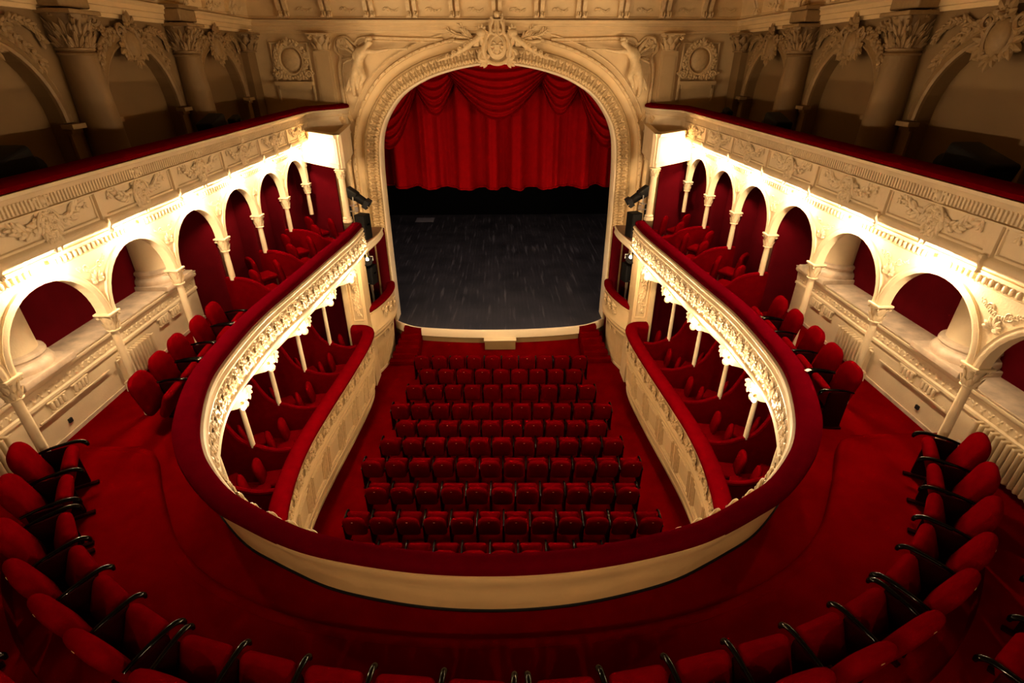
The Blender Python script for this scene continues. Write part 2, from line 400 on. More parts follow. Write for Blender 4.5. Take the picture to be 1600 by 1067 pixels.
for s, sd in ((-1, 'left'), (1, 'right')):
    # red wall of the circle tier, front red box wall
    mb = MB().add(box2((s*6.7, -4.2, Z_CIRC), (s*6.9, 16.5, 7.3)))
    structure('wall_%s_middle' % sd, mb, 'redwall', 'dark red wall behind the cream ledge of the circle, %s side' % sd)
    mb = MB().add(box2((s*5.95, 10.75, Z_CIRC), (s*6.05, 15.6, 7.3))).add(box2((s*4.78, 15.6, Z_CIRC), (s*6.05, 15.7, 7.3)))
    structure('wall_%s_boxes' % sd, mb, 'redwall', 'dark red wall behind the circle boxes by the stage, %s side' % sd)
    # gallery floor slab, its back wall with recessed arches built below
    structure('floor_gallery_%s' % sd, MB().add(box2((s*5.42, -4.2, 7.22), (s*6.9, 16.4, 7.36))), 'shadecream')

# upper side walls: blind arches between the pillars
PILY = [-.4, 2.85, 6.10, 9.35, 12.6, 15.85]
def arch_wall(y0, y1, bays, z0, zs, rise, z1, X, thick, s, nseg=20):
    """wall face in the YZ plane at |x|=X with openings bays=[(ya,yb)] springing at zs, elliptical rise; soffits go out by thick"""
    mb = MB(); ys = y0
    def quad(a, b, c, d): 
        V = A([a, b, c, d], float); mb.add((V, [A([[0, 1, 2, 3]])]), flip=(s > 0))
    for ya, yb in bays:
        if ya > ys: quad((s*X, ys, z0), (s*X, ya, z0), (s*X, ya, z1), (s*X, ys, z1)); quad((s*(X+thick), ys, z0), (s*(X+thick), ya, z0), (s*(X+thick), ya, z1), (s*(X+thick), ys, z1))
        a = np.linspace(pi, 0, nseg); yc = (ya+yb)/2; ry = (yb-ya)/2
        Y = yc+ry*np.cos(a); Z = zs+rise*np.sin(a)
        Y = np.concatenate([[ya], Y, [yb]]); Z = np.concatenate([[z0], Z, [z0]])
        for i in range(len(Y)-1):
            if i not in (0, len(Y)-2):
                for x in (X, X+thick): quad((s*x, Y[i], Z[i]), (s*x, Y[i+1], Z[i+1]), (s*x, Y[i+1], z1), (s*x, Y[i], z1))
            quad((s*X, Y[i], Z[i]), (s*(X+thick), Y[i], Z[i]), (s*(X+thick), Y[i+1], Z[i+1]), (s*X, Y[i+1], Z[i+1]))
        ys = yb
    if ys < y1:
        for x in (X, X+thick): quad((s*x, ys, z0), (s*x, y1, z0), (s*x, y1, z1), (s*x, ys, z1))
    quad((s*X, y0, z0), (s*(X+thick), y0, z0), (s*(X+thick), y0, z1), (s*X, y0, z1)); quad((s*X, y1, z0), (s*(X+thick), y1, z0), (s*(X+thick), y1, z1), (s*X, y1, z1))
    return mb
def arch_path(yc, ry, zs, rise, z0, n=22):
    a = np.linspace(pi, 0, n)
    return np.concatenate([[[yc-ry, z0]], np.stack([yc+ry*np.cos(a), zs+rise*np.sin(a)], 1), [[yc+ry, z0]]])
UPW = 6.72
for s, sd in ((-1, 'left'), (1, 'right')):
    bays = [((a+b)/2-1.05, (a+b)/2+1.05) for a, b in zip(PILY[:-1], PILY[1:])]
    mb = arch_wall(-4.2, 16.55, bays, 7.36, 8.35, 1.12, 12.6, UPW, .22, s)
    w = structure('wall_%s' % sd, mb, 'shadecream', 'dim cream upper side wall with blind arches, %s side' % sd)
    structure('wall_%s_recess' % sd, MB().add(box2((s*(UPW+.22), -4.2, 7.36), (s*(UPW+.3), 16.55, 10.2))), 'shadecream')
    for i, (ya, yb) in enumerate(bays):
        yc = (ya+yb)/2
        t = thing('blind_arch', 'plaster blind arch moulding with crest, %s from the stage on the upper %s wall' % (ORD[len(bays)-1-i], sd), 'arch moulding', (s*UPW, yc, 7.4), 0, 'blind arches on the upper walls')
        P = arch_path(yc, 1.12, 8.35, 1.18, 8.35)[1:-1]
        T = np.gradient(P, axis=0); T /= np.linalg.norm(T, axis=1, keepdims=True)
        Nn = np.stack([0*T[:, 0], -T[:, 1], T[:, 0]], 1)
        prof = [(-.07, 0), (-.07, .05), (-.03, .07), (.0, .04), (.03, .09), (.08, .05), (.08, 0)]
        b = MB().add(sweep(np.stack([np.full(len(P), s*UPW), P[:, 0], P[:, 1]], 1), Nn, A([-s, 0, 0.]), prof))
        build('archivolt', b, 'shadeorn', t)
        for sg in (-1, 1):
            b = MB().add(box((s*(UPW-.06), yc+sg*1.15, 8.29), (.18, .30, .07))).add(box((s*(UPW-.03), yc+sg*1.15, 8.22), (.12, .24, .06)))
            b.add(box((s*(UPW-.015), yc+sg*1.15, 7.78), (.06, .2, .82)))
            build('impost', b, 'shadeorn', t)
        b = MB().add(CREST, frame((s*(UPW-.03), yc, 9.52), (0, -s, 0), (0, 0, 1), (-s, 0, 0)))
        build('crest', b, 'shadeorn', t)

# entablature running round three walls: architrave, frieze, cornice
EP = A([(-UPW, -4.2), (-UPW, 16.5), (UPW, 16.5), (UPW, -4.2)])
EN = A([(1, 0), (1, -1), (-1, -1), (-1, 0)], float)
def around(prof): 
    return sweep(h3(EP), np.concatenate([EN, np.zeros((4, 1))], 1), A([0, 0, 1.]), prof)
ent = structure('trim_1', MB().add(around([(-.05, 9.84), (.06, 9.84), (.06, 9.90), (.09, 9.91), (.09, 10.0), (.12, 10.01), (.12, 10.08), (.17, 10.12), (.17, 10.15), (.05, 10.16), (.05, 10.2), (-.05, 10.2)])), 'prosc', 'cream plaster architrave running around the upper walls')
fr = structure('trim_2', MB().add(around([(-.05, 10.18), (.07, 10.18), (.07, 10.22), (.05, 10.24), (.07, 10.56), (.10, 10.60), (.10, 10.64), (.14, 10.72), (.22, 10.80), (.22, 10.86), (.48, 11.0), (.52, 11.08), (.55, 11.2), (-.05, 11.2)])), 'prosc', 'plaster frieze with paired scroll consoles above the stage arch')
def console(h=.5, w=.10, d=.16):
    P = cat([(0, h, d), (0, h*.72, d*1.15), (0, h*.35, d*.62), (0, .10*h, d*.5)], 5)
    prof = np.stack([P[:, 2], P[:, 1]], 1)
    prof = np.concatenate([[[0, h]], prof, [[0, .04]]])
    V, F = sweep(A([(-w/2, 0, 0), (w/2, 0, 0)], float), A([0, 0, 1.]), A([0, 1., 0]), prof)
    return join((V, F), apply(spiral(.05, 1.2, .025), frame((w/2, h*.16, d*.55), (0, 1, 0), (0, 0, 1), (1, 0, 0))), apply(leaf(h*.3, w*.4, .05, .02), Tr((0, h*.02, d*.55))),
                sphere((0, h*.12, d*.55), (w*.45, .06, .06), 8, 6), box((0, h+.02, d*.55), (w*1.3, .05, d*1.25)), box((0, .02, .05), (w*1.2, .04, .14)))
CONS = console()
SCROLL = join(garland_line(cat([(-.2, 0), (-.08, .04), (.08, -.03), (.2, .02)], 5), .06, .017, .016, .035), apply(spiral(.05, 1.4, .011), Tr((-.05, .0, 0))), apply(spiral(.05, 1.4, .011, -1), Tr((.06, -.01, 0))))
mods = []
for x in np.arange(-5.7, 5.71, 1.14): mods.append(((x, 16.44, 10.2), (1, 0, 0), (0, -1, 0)))
for s in (-1, 1):
    for y in np.arange(15.3, 3, -1.14): mods.append(((s*(UPW-.06), y, 10.2), (0, -s, 0), (-s, 0, 0)))
for i, (o, r, n) in enumerate(mods):
    o = A(o); r = A(r, float)
    for sg in (-.085, .085):
        build('console', MB().add(CONS, frame(o+r*sg, r, (0, 0, 1), n)), 'proscorn', fr)
    build('scroll_relief', MB().add(SCROLL, frame(o+r*.57+A([0, 0, .17])+A(n)*.01, r, (0, 0, 1), n)), 'proscorn', fr)

# ------------------------------------------------------------------ pillars and pilasters of the side walls
BIGCAP = capital(.225, .55, True)
for s, sd in ((-1, 'left'), (1, 'right')):
    k = 0
    for y in PILY[::-1]:
        if y == 15.85:
            t = thing('pilaster', 'cream corner pilaster with leafy capital next to the stage wall, upper %s wall' % sd, 'pilaster', (s*6.6, y, 7.36))
            build('shaft', MB().add(box((s*6.66, y, 8.37), (.22, .46, 2.02))).add(box((s*6.64, y, 7.5), (.28, .54, .28))), 'shadecream', t)
            build('capital', MB().add(apply(capital(.19, .46), Tr((s*6.62, y, 9.38)))), 'shadeorn', t)
            continue
        k += 1
        if y < 2: continue
        t = thing('pillar', 'thick round cream pillar with leafy capital, %s from the stage on the upper %s wall' % (ORD[k-1], sd), 'pillar', (s*6.55, y, 5.45), 0, 'round pillars of the upper walls')
        xc = s*6.55
        build('shaft', MB().add(apply(lathe([(.305, 7.25), (.285, 8.3), (.24, 9.33)], 28), Tr((xc, y, 0)))), 'shadecream', t)
        build('lit_lower_shaft', MB().add(apply(lathe([(.31, 5.7), (.305, 7.25)], 28), Tr((xc, y, 0)))), 'cream', t)  # pillar is all one paint; the lighter tone here stands for bulb light
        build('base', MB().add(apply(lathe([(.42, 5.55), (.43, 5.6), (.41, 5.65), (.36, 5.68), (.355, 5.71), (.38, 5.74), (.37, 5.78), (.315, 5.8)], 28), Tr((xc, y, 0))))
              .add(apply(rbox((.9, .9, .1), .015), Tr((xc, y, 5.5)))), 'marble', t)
        build('capital', MB().add(apply(BIGCAP, Tr((xc, y, 9.32)))).add(apply(lathe([(.24, 9.26), (.28, 9.29), (.24, 9.32)], 24), Tr((xc, y, 0)))), 'shadeorn', t)
        build('entablature_block', MB().add(apply(rbox((.60, .66, .22), .03), Tr((s*6.62, y, 10.0)))).add(box((s*6.62, y, 10.14), (.70, .76, .06))), 'shadeorn', t)

# cream ledge and dado wall of the circle sides
for s, sd in ((-1, 'left'), (1, 'right')):
    pr = [(0, 4.4), (0, 5.06), (.03, 5.08), (.03, 5.12), (.01, 5.14), (.03, 5.32), (.06, 5.34), (.09, 5.38), (.09, 5.42), (.05, 5.45), (-.5, 5.45), (-.5, 4.4)]
    P = [(s*6.26, y, 0) for y in (-4.2, 10.0)]
    t = thing('dado_wall', 'cream dado wall with marble topped ledge behind the side columns, %s side' % sd, 'dado', (s*6.4, 3, 4.4))
    build('moulded_wall', MB().add(sweep(P, (-s, 0, 0), (0, 0, 1), pr)), 'cream', t)
    build('ledge_top', MB().add(box2((s*6.16, -4.2, 5.45), (s*6.72, 10.0, 5.47))), 'marble', t)
    mb = MB()
    for y in np.arange(1.5, 9.9, .13):
        mb.add(SCROLL if False else join(apply(leaf(.07, .022, .018, .01, 4, 3), rot2(.7)), apply(leaf(.07, .022, .018, .01, 4, 3), rot2(-.7)), sphere((0, -.01, .01), .018, 6, 4)), frame((s*6.245, y, 5.2), (0, -s, 0), (0, 0, 1), (-s, 0, 0), 1.1))
    build('leaf_band', mb, 'ornament', t)
    structure('baseboard_%s' % sd, MB().add(box2((s*6.26, 5.62, 4.4), (s*6.24, 10, 4.46))), 'marble')
    # radiators
    for j, (ya, yb, lab) in enumerate(((7.28, 8.15, 'cream ribbed radiator under the ledge behind the single side seats, %s side'), (4.1, 5.2, 'cream ribbed radiator under the ledge behind the curved row end, %s side'))):
        zz = 4.48 if j == 0 else 4.6
        r = thing('radiator', lab % sd, 'radiator', (s*6.16, (ya+yb)/2, zz-.08), 0, 'cream ribbed radiators')
        n = int((yb-ya)/.078)
        for i in range(n):
            y = ya+(i+.5)*(yb-ya)/n
            b = MB().add(apply(rbox((.12, .046, .48), .022), Tr((s*6.16, y, zz+.28))))
            build('rib', b, 'radiator', r)
        build('pipe', MB().add(tube([(s*6.16, ya-.06, zz+.08), (s*6.16, yb+.06, zz+.08)], .016, 6)).add(tube([(s*6.16, ya-.06, zz+.48), (s*6.16, yb+.06, zz+.48)], .016, 6)).add(tube([(s*6.16, ya-.06, zz+.08), (s*6.16, ya-.06, zz-.08)], .016)).add(tube([(s*6.16, yb+.06, zz+.08), (s*6.16, yb+.06, zz-.08)], .016)), 'radiator', r)
        build('valve', MB().add(sphere((s*6.16, yb+.08, zz+.08), .03, 8, 6)), 'metal', r)
    # relief brackets below the ledge
    for j, y in enumerate((6.1, 6.55, 8.7, 9.1)):
        t2 = thing('grille', 'small plaster grille under the ledge, %s counted from the near end, %s side' % (ORD[j], sd), 'vent grille', (s*6.25, y, 4.95), 0, 'plaster grilles below the ledge')
        b = MB()
        for q in range(4): b.add(apply(rbox((.05, .045, .13), .018), Tr((s*6.235, y-.105+q*.07, 4.98))))
        build('bars', b, 'ornament', t2)
        build('frame', MB().add(apply(rbox((.04, .34, .03), .01), Tr((s*6.24, y, 5.05)))).add(apply(rbox((.04, .30, .03), .01), Tr((s*6.24, y, 4.90)))), 'ornament', t2)
    tag(build('wall_rail', MB().add(tube([(s*6.22, 5.7, 4.88), (s*6.22, 7.1, 4.88)], .014, 6)).add(tube([(s*6.22, 5.8, 4.88), (s*6.27, 5.8, 4.88)], .012, 5)).add(tube([(s*6.22, 7.0, 4.88), (s*6.27, 7.0, 4.88)], .012, 5)), 'radiator'), 'thin cream pipe along the dado wall below the ledge, %s side' % sd, 'pipe')
    tag(build('wall_socket', MB().add(apply(rbox((.03, .07, .07), .01), Tr((s*6.25, 6.15, 4.62)))), 'grey'), 'small dark socket low on the dado wall, %s side' % sd, 'socket')

# ------------------------------------------------------------------ proscenium wall, arch and relief
OPN = [(3.66, .9), (3.66, 2.5), (3.66, 4.0), (3.645, 5.5), (3.61, 6.5), (3.51, 7.18), (3.25, 7.74), (2.77, 8.29), (2.08, 8.68), (1.35, 8.91), (.6, 9.05), (0, 9.1)]
OP = resample(cat(OPN+[(-x, z) for x, z in OPN[-2::-1]], 8)[::-1], .09)
oT = np.gradient(OP, axis=0); oT /= np.linalg.norm(oT, axis=1, keepdims=True)
oN = np.stack([-oT[:, 1], oT[:, 0]], 1)
P3 = np.stack([OP[:, 0], np.full(len(OP), 16.7), OP[:, 1]], 1); N3 = np.stack([oN[:, 0], 0*oN[:, 0], oN[:, 1]], 1)
hole = OP+oN*.70
def rectproj(p):
    x, z = p
    if z < 6.6: return (math.copysign(6.95, x), z)
    a = atan2(z-6.6, x); k = min(6.95/max(abs(cos(a)), 1e-6), 6.0/max(sin(a), 1e-6))
    return (k*cos(a), 6.6+k*sin(a))
outer = A([rectproj(p) for p in hole]); n = len(hole)
V = np.concatenate([np.stack([hole[:, 0], np.full(n, 16.56), hole[:, 1]], 1), np.stack([outer[:, 0], np.full(n, 16.56), outer[:, 1]], 1)])
i = np.arange(n-1)
mb = MB().add((V, [np.stack([i, i+1, i+1+n, i+n], 1)]))
mb.add(box2((-6.95, 16.56, -.2), (-4.3, 16.6, .9))).add(box2((4.3, 16.56, -.2), (6.95, 16.6, .9)))
structure('wall_front', mb, 'prosc', 'cream stage wall around the proscenium arch')
ar = thing('proscenium_arch', 'tall moulded cream arch framing the stage and red curtain', 'stage arch', (0, 16.6, 1.0))
build('reveal', MB().add(sweep(P3, N3, A([0, -1., 0]), [(0, -.5), (0, .02), (.02, .05), (.05, .05), (.07, .02), (.10, -.1), (.10, -.5)])), 'lip', ar)
build('band', MB().add(sweep(P3, N3, A([0, -1., 0]), [(.06, -.1), (.06, .04), (.40, .17), (.42, .22), (.46, .22), (.48, .17), (.48, -.1)])), 'patina', ar)
build('outer_moulding', MB().add(sweep(P3, N3, A([0, -1., 0]), [(.47, 0), (.47, .17), (.52, .13), (.60, .13), (.68, .18), (.70, .25), (.76, .26), (.78, .18), (.80, .12), (.80, 0)])), 'prosc', ar)
egg = join(sphere((0, 0, .018), (.045, .07, .05), 8, 6), apply(leaf(.15, .035, .045, .01, 5, 3), rot2(-.5, .035, -.07)), apply(leaf(.15, .035, .045, .01, 5, 3), rot2(.5, -.035, -.07)))
dl = join(apply(leaf(.12, .035, .045, .015, 5, 3), rot2(.5)), apply(leaf(.12, .035, .045, .015, 5, 3), rot2(-.5)), apply(leaf(.09, .03, .04, .015, 5, 3), rot2(pi)), box((.085, 0, .005), (.014, .2, .05)), sphere((.05, .06, .01), .02, 6, 4))
b1 = MB(); b2 = MB(); b3 = MB()
arc = np.concatenate([[0], np.cumsum(np.linalg.norm(np.diff(OP, axis=0), axis=1))])
for d in np.arange(.1, arc[-1], .185):
    p = A([np.interp(d, arc, OP[:, k]) for k in (0, 1)]); nn = A([np.interp(d, arc, oN[:, k]) for k in (0, 1)]); nn /= np.linalg.norm(nn); tt = A([nn[1], -nn[0]])
    if p[1] < 4.3 or abs(p[0]) < .45: continue
    for bb, uu, a, yy in ((b1, egg, .15, 16.605), (b2, dl, .31, 16.545)):
        q = p+nn*a
        bb.add(uu, frame((q[0], yy, q[1]), (tt[0], 0, tt[1]), (nn[0], 0, nn[1]), (0, -1, 0)))
    q = p+nn*.73
    b3.add(sphere((0, 0, 0), .03, 6, 4), Tr((q[0], 16.43, q[1]))).add(apply(leaf(.13, .03, .03, 0, 4, 3), frame((q[0], 16.45, q[1]), (nn[0], 0, nn[1]), (tt[0], 0, tt[1]), (0, -1, 0))))
build('egg_band', b1, 'proscorn', ar); build('leaf_band', b2, 'proscorn', ar); build('bead_band', b3, 'proscorn', ar)

# spandrel frames, reclining figures, cartouche
def skin_body(name, verts, edges, radii, m, parent=None, root=0, sub=2):
    me = bpy.data.meshes.new(name); off = OFF.get(parent.name, A([0., 0, 0])) if parent else A([0., 0, 0])
    me.from_pydata([tuple(A(v)-off) for v in verts], edges, [])
    o = bpy.data.objects.new(name, me); COL.objects.link(o)
    import bmesh
    bm = bmesh.new(); bm.from_mesh(me); lay = bm.verts.layers.skin.verify(); bm.verts.ensure_lookup_table()
    for k, v in enumerate(bm.verts):
        r = radii[k]; v[lay].radius = (r, r) if np.isscalar(r) else r
        v[lay].use_root = (k == root)
    bm.to_mesh(me); bm.free()
    me.materials.append(M[m])
    sk = o.modifiers.new('skin', 'SKIN'); sk.use_smooth_shade = True
    ss = o.modifiers.new('sub', 'SUBSURF'); ss.levels = sub; ss.render_levels = sub
    if parent:
        o.parent = parent; KIDS.setdefault(parent.name, []).append(o); OFF[o.name] = off
    return o
for s, sd in ((-1, 'left'), (1, 'right')):
    t = thing('spandrel_frame', 'curled plaster frame moulding above the %s shoulder of the stage arch' % sd, 'frame moulding', (s*4.4, 16.52, 8.2))
    pts = cat([(s*1.5, 9.70), (s*2.6, 9.72), (s*3.7, 9.74), (s*3.95, 9.6), (s*4.15, 9.75), (s*4.42, 9.7), (s*4.50, 9.45), (s*4.38, 9.28), (s*4.46, 9.0), (s*4.46, 8.4), (s*4.44, 7.9), (s*4.30, 7.6)], 6)
    P = np.stack([pts[:, 0], np.full(len(pts), 16.53), pts[:, 1]], 1)
    build('moulding', MB().add(tube(P, .045, 6)).add(tube(P+A([-s*.09, .0, -.07]), .02, 5)), 'proscorn', t)
    build('corner_scroll', MB().add(apply(spiral(.16, 1.6, .05, s), frame((s*4.28, 16.5, 9.62), (1, 0, 0), (0, 0, 1), (0, -1, 0)))).add(apply(fan(5, 2.2, .26, .06, .06, .05), frame((s*4.30, 16.5, 9.5), (1, 0, 0), (s*-.3, 0, 1), (0, -1, 0)))), 'proscorn', t)
    inv = OP+oN*.92
    m = (inv[:, 0]*s > 1.4) & (inv[:, 1] > 7.7)
    Q = np.stack([inv[m][:, 0], np.full(m.sum(), 16.53), inv[m][:, 1]], 1)
    build('inner_bead', MB().add(tube(Q, .025, 5)), 'proscorn', t)
    # winged figure in relief reclining on the arch, blowing a long trumpet
    f = thing('relief_figure', 'plaster figure reclining with long trumpet on the %s shoulder of the arch' % sd, 'relief figure', (s*3.9, 16.5, 8.6), 0, 'reclining relief figures')
    X = lambda x, y, z: (s*x, 16.5-y, z)
    verts = [X(3.93, .06, 9.02), X(3.90, .09, 9.16), X(3.82, .13, 9.32), X(3.70, .16, 9.44), X(3.58, .17, 9.53), X(3.49, .18, 9.62), X(3.46, .18, 9.68),
             X(4.03, .06, 8.86), X(4.10, .12, 8.66), X(4.12, .07, 8.46), X(4.11, .05, 8.30), X(4.07, .10, 8.25),
             X(3.84, .12, 8.93), X(3.74, .20, 8.80), X(3.86, .12, 8.66), X(3.92, .09, 8.56),
             X(3.60, .19, 9.42), X(3.36, .2, 9.40), X(3.10, .2, 9.44), X(2.98, .2, 9.46),
             X(3.84, .12, 9.44), X(3.99, .13, 9.30), X(3.90, .17, 9.14), X(3.84, .18, 9.08)]
    edges = [(0, 1), (1, 2), (2, 3), (3, 4), (4, 5), (5, 6), (0, 7), (7, 8), (8, 9), (9, 10), (10, 11), (0, 12), (12, 13), (13, 14), (14, 15), (3, 16), (16, 17), (17, 18), (18, 19), (3, 20), (20, 21), (21, 22), (22, 23)]
    rad = [.15, .125, .145, .12, .055, .105, .08, .13, .095, .065, .045, .04, .13, .10, .06, .04, .075, .055, .042, .035, .075, .055, .042, .035]
    skin_body('body', verts, edges, rad, 'proscorn', f)
    build('hair', MB().add(sphere(X(3.49, .17, 9.71), (.10, .09, .07), 10, 7)).add(sphere(X(3.56, .17, 9.66), (.06, .08, .08), 8, 6)), 'proscorn', f)
    build('trumpet', MB().add(tube([X(3.02, .22, 9.46), X(2.8, .22, 9.47), X(2.62, .2, 9.47), X(2.52, .2, 9.475), X(2.46, .2, 9.48)], [.016, .018, .026, .045, .075], 8)), 'proscorn', f)
    wf = [apply(leaf(.50-.05*q, .075, .05, .02), frame(X(3.92+.03*q, .04+.01*q, 9.36-.03*q), (cos(.5), 0, 0), (s*(.55+.14*q), 0, .75-.32*q), (0, -1, 0))) for q in range(5)]
    build('wing', MB().add(join(*wf)), 'proscorn', f)
    dr = [apply(leaf(.52, .08, .07, .0), frame(X(3.84+.06*q, .10, 8.98-.03*q), (1, 0, 0), (s*(.12+.10*q), 0, -1), (0, -1, 0))) for q in range(5)]
    build('drapery', MB().add(join(*dr)), 'proscorn', f)
    # pilaster and medallion panel beside the arch
    p = thing('stage_pilaster', 'flat cream pilaster with leafy capital beside the arch, %s side of the stage wall' % sd, 'pilaster', (s*4.85, 16.5, 7.36))
    build('shaft', MB().add(box2((s*4.62, 16.46, 7.36), (s*5.10, 16.58, 9.42))).add(box2((s*4.68, 16.44, 7.7), (s*5.04, 16.5, 9.3))), 'prosc', p)
    build('capital', MB().add(apply(capital(.19, .44), Tr((s*4.86, 16.5, 9.41)))), 'proscorn', p)
    p = thing('medallion_panel', 'framed plaster panel with round wreathed medallion, %s of the stage arch' % sd, 'relief panel', (s*5.75, 16.5, 8.0))
    build('frame', MB().add(tube([(s*5.25, 16.52, 8.15), (s*5.25, 16.52, 9.62), (s*6.25, 16.52, 9.62), (s*6.25, 16.52, 8.15)], .04, 6)).add(box((s*5.75, 16.46, 8.62), (1.05, .2, .10))).add(box((s*5.75, 16.5, 8.52), (.9, .1, .10))), 'prosc', p)
    build('medallion', MB().add(sphere((s*5.75, 16.55, 9.2), (.27, .09, .29), 20, 9)).add(tube([(s*5.75+.33*cos(a), 16.5, 9.2+.36*sin(a)) for a in np.linspace(0, 2*pi, 25)], .045, 6)), 'proscorn', p)
    T = frame((s*5.75, 16.5, 9.2), (1, 0, 0), (0, 0, 1), (0, -1, 0))
    w = []
    for sg in (-1, 1):
        w.append(garland_line([(sg*.42*sin(a), -.44*cos(a)) for a in np.linspace(.1, pi-.3, 14)], .13, .04, .05, .08))
        w.append(garland_line(cat([(sg*.1, -.42), (sg*.35, -.4), (sg*.55, -.3)], 5), .14, .045, .05, .08))
        w.append(apply(spiral(.1, 1.5, .03, sg), Tr((sg*.42, -.36, .03))))
    w.append(apply(fan(5, 2.4, .2, .05, .06, .04), Tr((0, .36, .05))))
    build('wreath', MB().add(join(*w), T), 'proscorn', p)
    # niche with a little engaged column next to the arch, above the stage ledge
    q = thing('side_niche', 'narrow arched niche with slim engaged column beside the stage arch, %s side' % sd, 'niche', (s*4.55, 16.5, 4.6))
    build('column', MB().add(apply(lathe([(.10, 4.62), (.10, 4.72), (.075, 4.76), (.07, 6.5)], 14), Tr((s*4.55, 16.42, 0)))), 'prosc', q)
    build('capital', MB().add(apply(capital(.075, .24), Tr((s*4.55, 16.42, 6.48)))), 'proscorn', q)
    a = np.linspace(0, pi, 14)
    AP = np.stack([s*(4.83-.28*np.cos(a)), 0*a+16.42, 6.72+.42*np.sin(a)], 1)
    build('arch', MB().add(tube(AP, .085, 8)).add(box2((s*5.03, 16.4, 4.6), (s*5.2, 16.56, 6.74))), 'prosc', q)
    build('spandrel_relief', MB().add(apply(fan(5, 2.6, .26, .06, .06, .05), frame((s*4.62, 16.48, 7.06), (1, 0, 0), (0, 0, 1), (0, -1, 0)))).add(apply(spiral(.09, 1.4, .03, s), frame((s*4.5, 16.46, 7.22), (1, 0, 0), (0, 0, 1), (0, -1, 0)))), 'proscorn', q)
    build('scroll_bracket', MB().add(sweep(A([(s*4.42, 0, 0), (s*4.66, 0, 0)]), A([0, -1., 0]), A([0, 0, 1.]), np.stack([A([.02, .42, .38, .22, .16, .02])-16.5, A([7.98, 7.98, 7.8, 7.5, 7.32, 7.3])], 1))).add(apply(fan(5, 2, .3, .06, .06, .05), frame((s*4.54, 16.1, 7.6), (1, 0, 0), (0, -.4, 1), (0, -1, 0)))), 'proscorn', q)

ca = thing('cartouche', 'plaster cartouche with lyre, shield, horns and laurel on top of the stage arch', 'cartouche', (0, 16.4, 9.0))
T = frame((0, 16.38, 9.53), (1, 0, 0), (0, 0, 1), (0, -1, 0), .93)
sh2 = [sphere((0, 0, .05), (.30, .36, .12), 18, 10), apply(fan(7, 4.4, .24, .05, .10, .06, up=-pi/2), Tr((0, .02, .12))), tube([(.2*sin(q), .02+.24*cos(q), .16) for q in np.linspace(0, 2*pi, 25)], .025, 6)]
a = np.linspace(0, 2*pi, 40)
sh2.append(tube(np.stack([.40*np.sin(a)*(1-.15*np.cos(a)), -.02+.44*np.cos(a), .1+.03*np.cos(4*a)], 1), .055, 7))
sh2.append(box((0, -.02, .2), (.16, .12, .05))); sh2.append(sphere((0, -.12, .18), (.07, .07, .05), 10, 6))
for sg in (-1, 1):
    sh2 += [apply(spiral(.17, 1.6, .05, sg), Tr((sg*.42, -.22, .05))), apply(spiral(.14, 1.5, .045, -sg), Tr((sg*.38, .26, .06))), apply(leaf(.5, .10, .09, .05), rot2(sg*.35, sg*.46, -.25, .04)), apply(leaf(.4, .09, .08, .05), rot2(sg*-.5, sg*.34, -.05, .08)),
            apply(fan(4, 1.4, .3, .06, .06, .05, up=pi/2-sg*1.9), Tr((sg*.3, -.38, .03)))]
sh2.append(box((0, .44, .02), (.5, .5, .10)))
build('shield', MB().add(join(*sh2), T), 'proscorn', ca)
ly = []
for sg in (-1, 1): ly.append(tube(cat([(sg*.06, .30, .16), (sg*.17, .36, .16), (sg*.18, .52, .16), (sg*.12, .64, .16), (sg*.17, .74, .15)], 6), .036, 7))
for q in (-.05, .0, .05): ly.append(tube([(q, .30, .18), (q, .66, .18)], .017, 5))
ly += [box((0, .66, .16), (.34, .035, .05)), sphere((0, .80, .15), (.085, .085, .07), 12, 8), apply(rosette(.08, .05), Tr((0, .3, .17)))]
build('lyre', MB().add(join(*ly), T), 'proscorn', ca)
for sg in (-1, 1):
    hn = [tube(cat([(sg*.42, .30, .08), (sg*.7, .12, .1), (sg*1.0, -.08, .08), (sg*1.4, -.25, .04), (sg*1.75, -.36, .0)], 6), np.concatenate([np.linspace(.10, .03, 24), [.02]]), 9), sphere((sg*.46, .34, .1), (.15, .13, .12), 10, 7), apply(fan(5, 2.6, .2, .05, .05, .04, up=pi/2+sg*.1), Tr((sg*.45, .38, .1)))]
    hn += [apply(rosette(.08, .06), Tr((sg*(.75+.18*q), .13-.095*q, .12))) for q in range(5)]
    hn.append(garland_line(cat([(sg*.75, .05), (sg*1.1, -.12), (sg*1.55, -.30)], 6), .11, .03, .04, .07))
    build('horn', MB().add(join(*hn), T), 'proscorn', ca)
    lb = [garland_line(cat([(sg*.68, .2), (sg*.95, .26), (sg*1.25, .30), (sg*1.45, .42)], 6), .17, .028, .03, .08), garland_line(cat([(sg*.75, .24), (sg*.95, .38), (sg*1.08, .55)], 6), .15, .026, .03, .08)]
    lb += [tube(cat([(sg*.6, .12, .03), (sg*.95, .24, .04), (sg*1.25, .30, .04), (sg*1.5, .44, .03)], 6), .02, 5), tube(cat([(sg*.55, .1, .02), (sg*.85, .1, .05), (sg*1.3, .14, .02)], 6), [.10]*4+[.07]*4+[.05]*4+[.02], 8)]
    build('laurel_branch', MB().add(join(*lb), T), 'proscorn', ca)

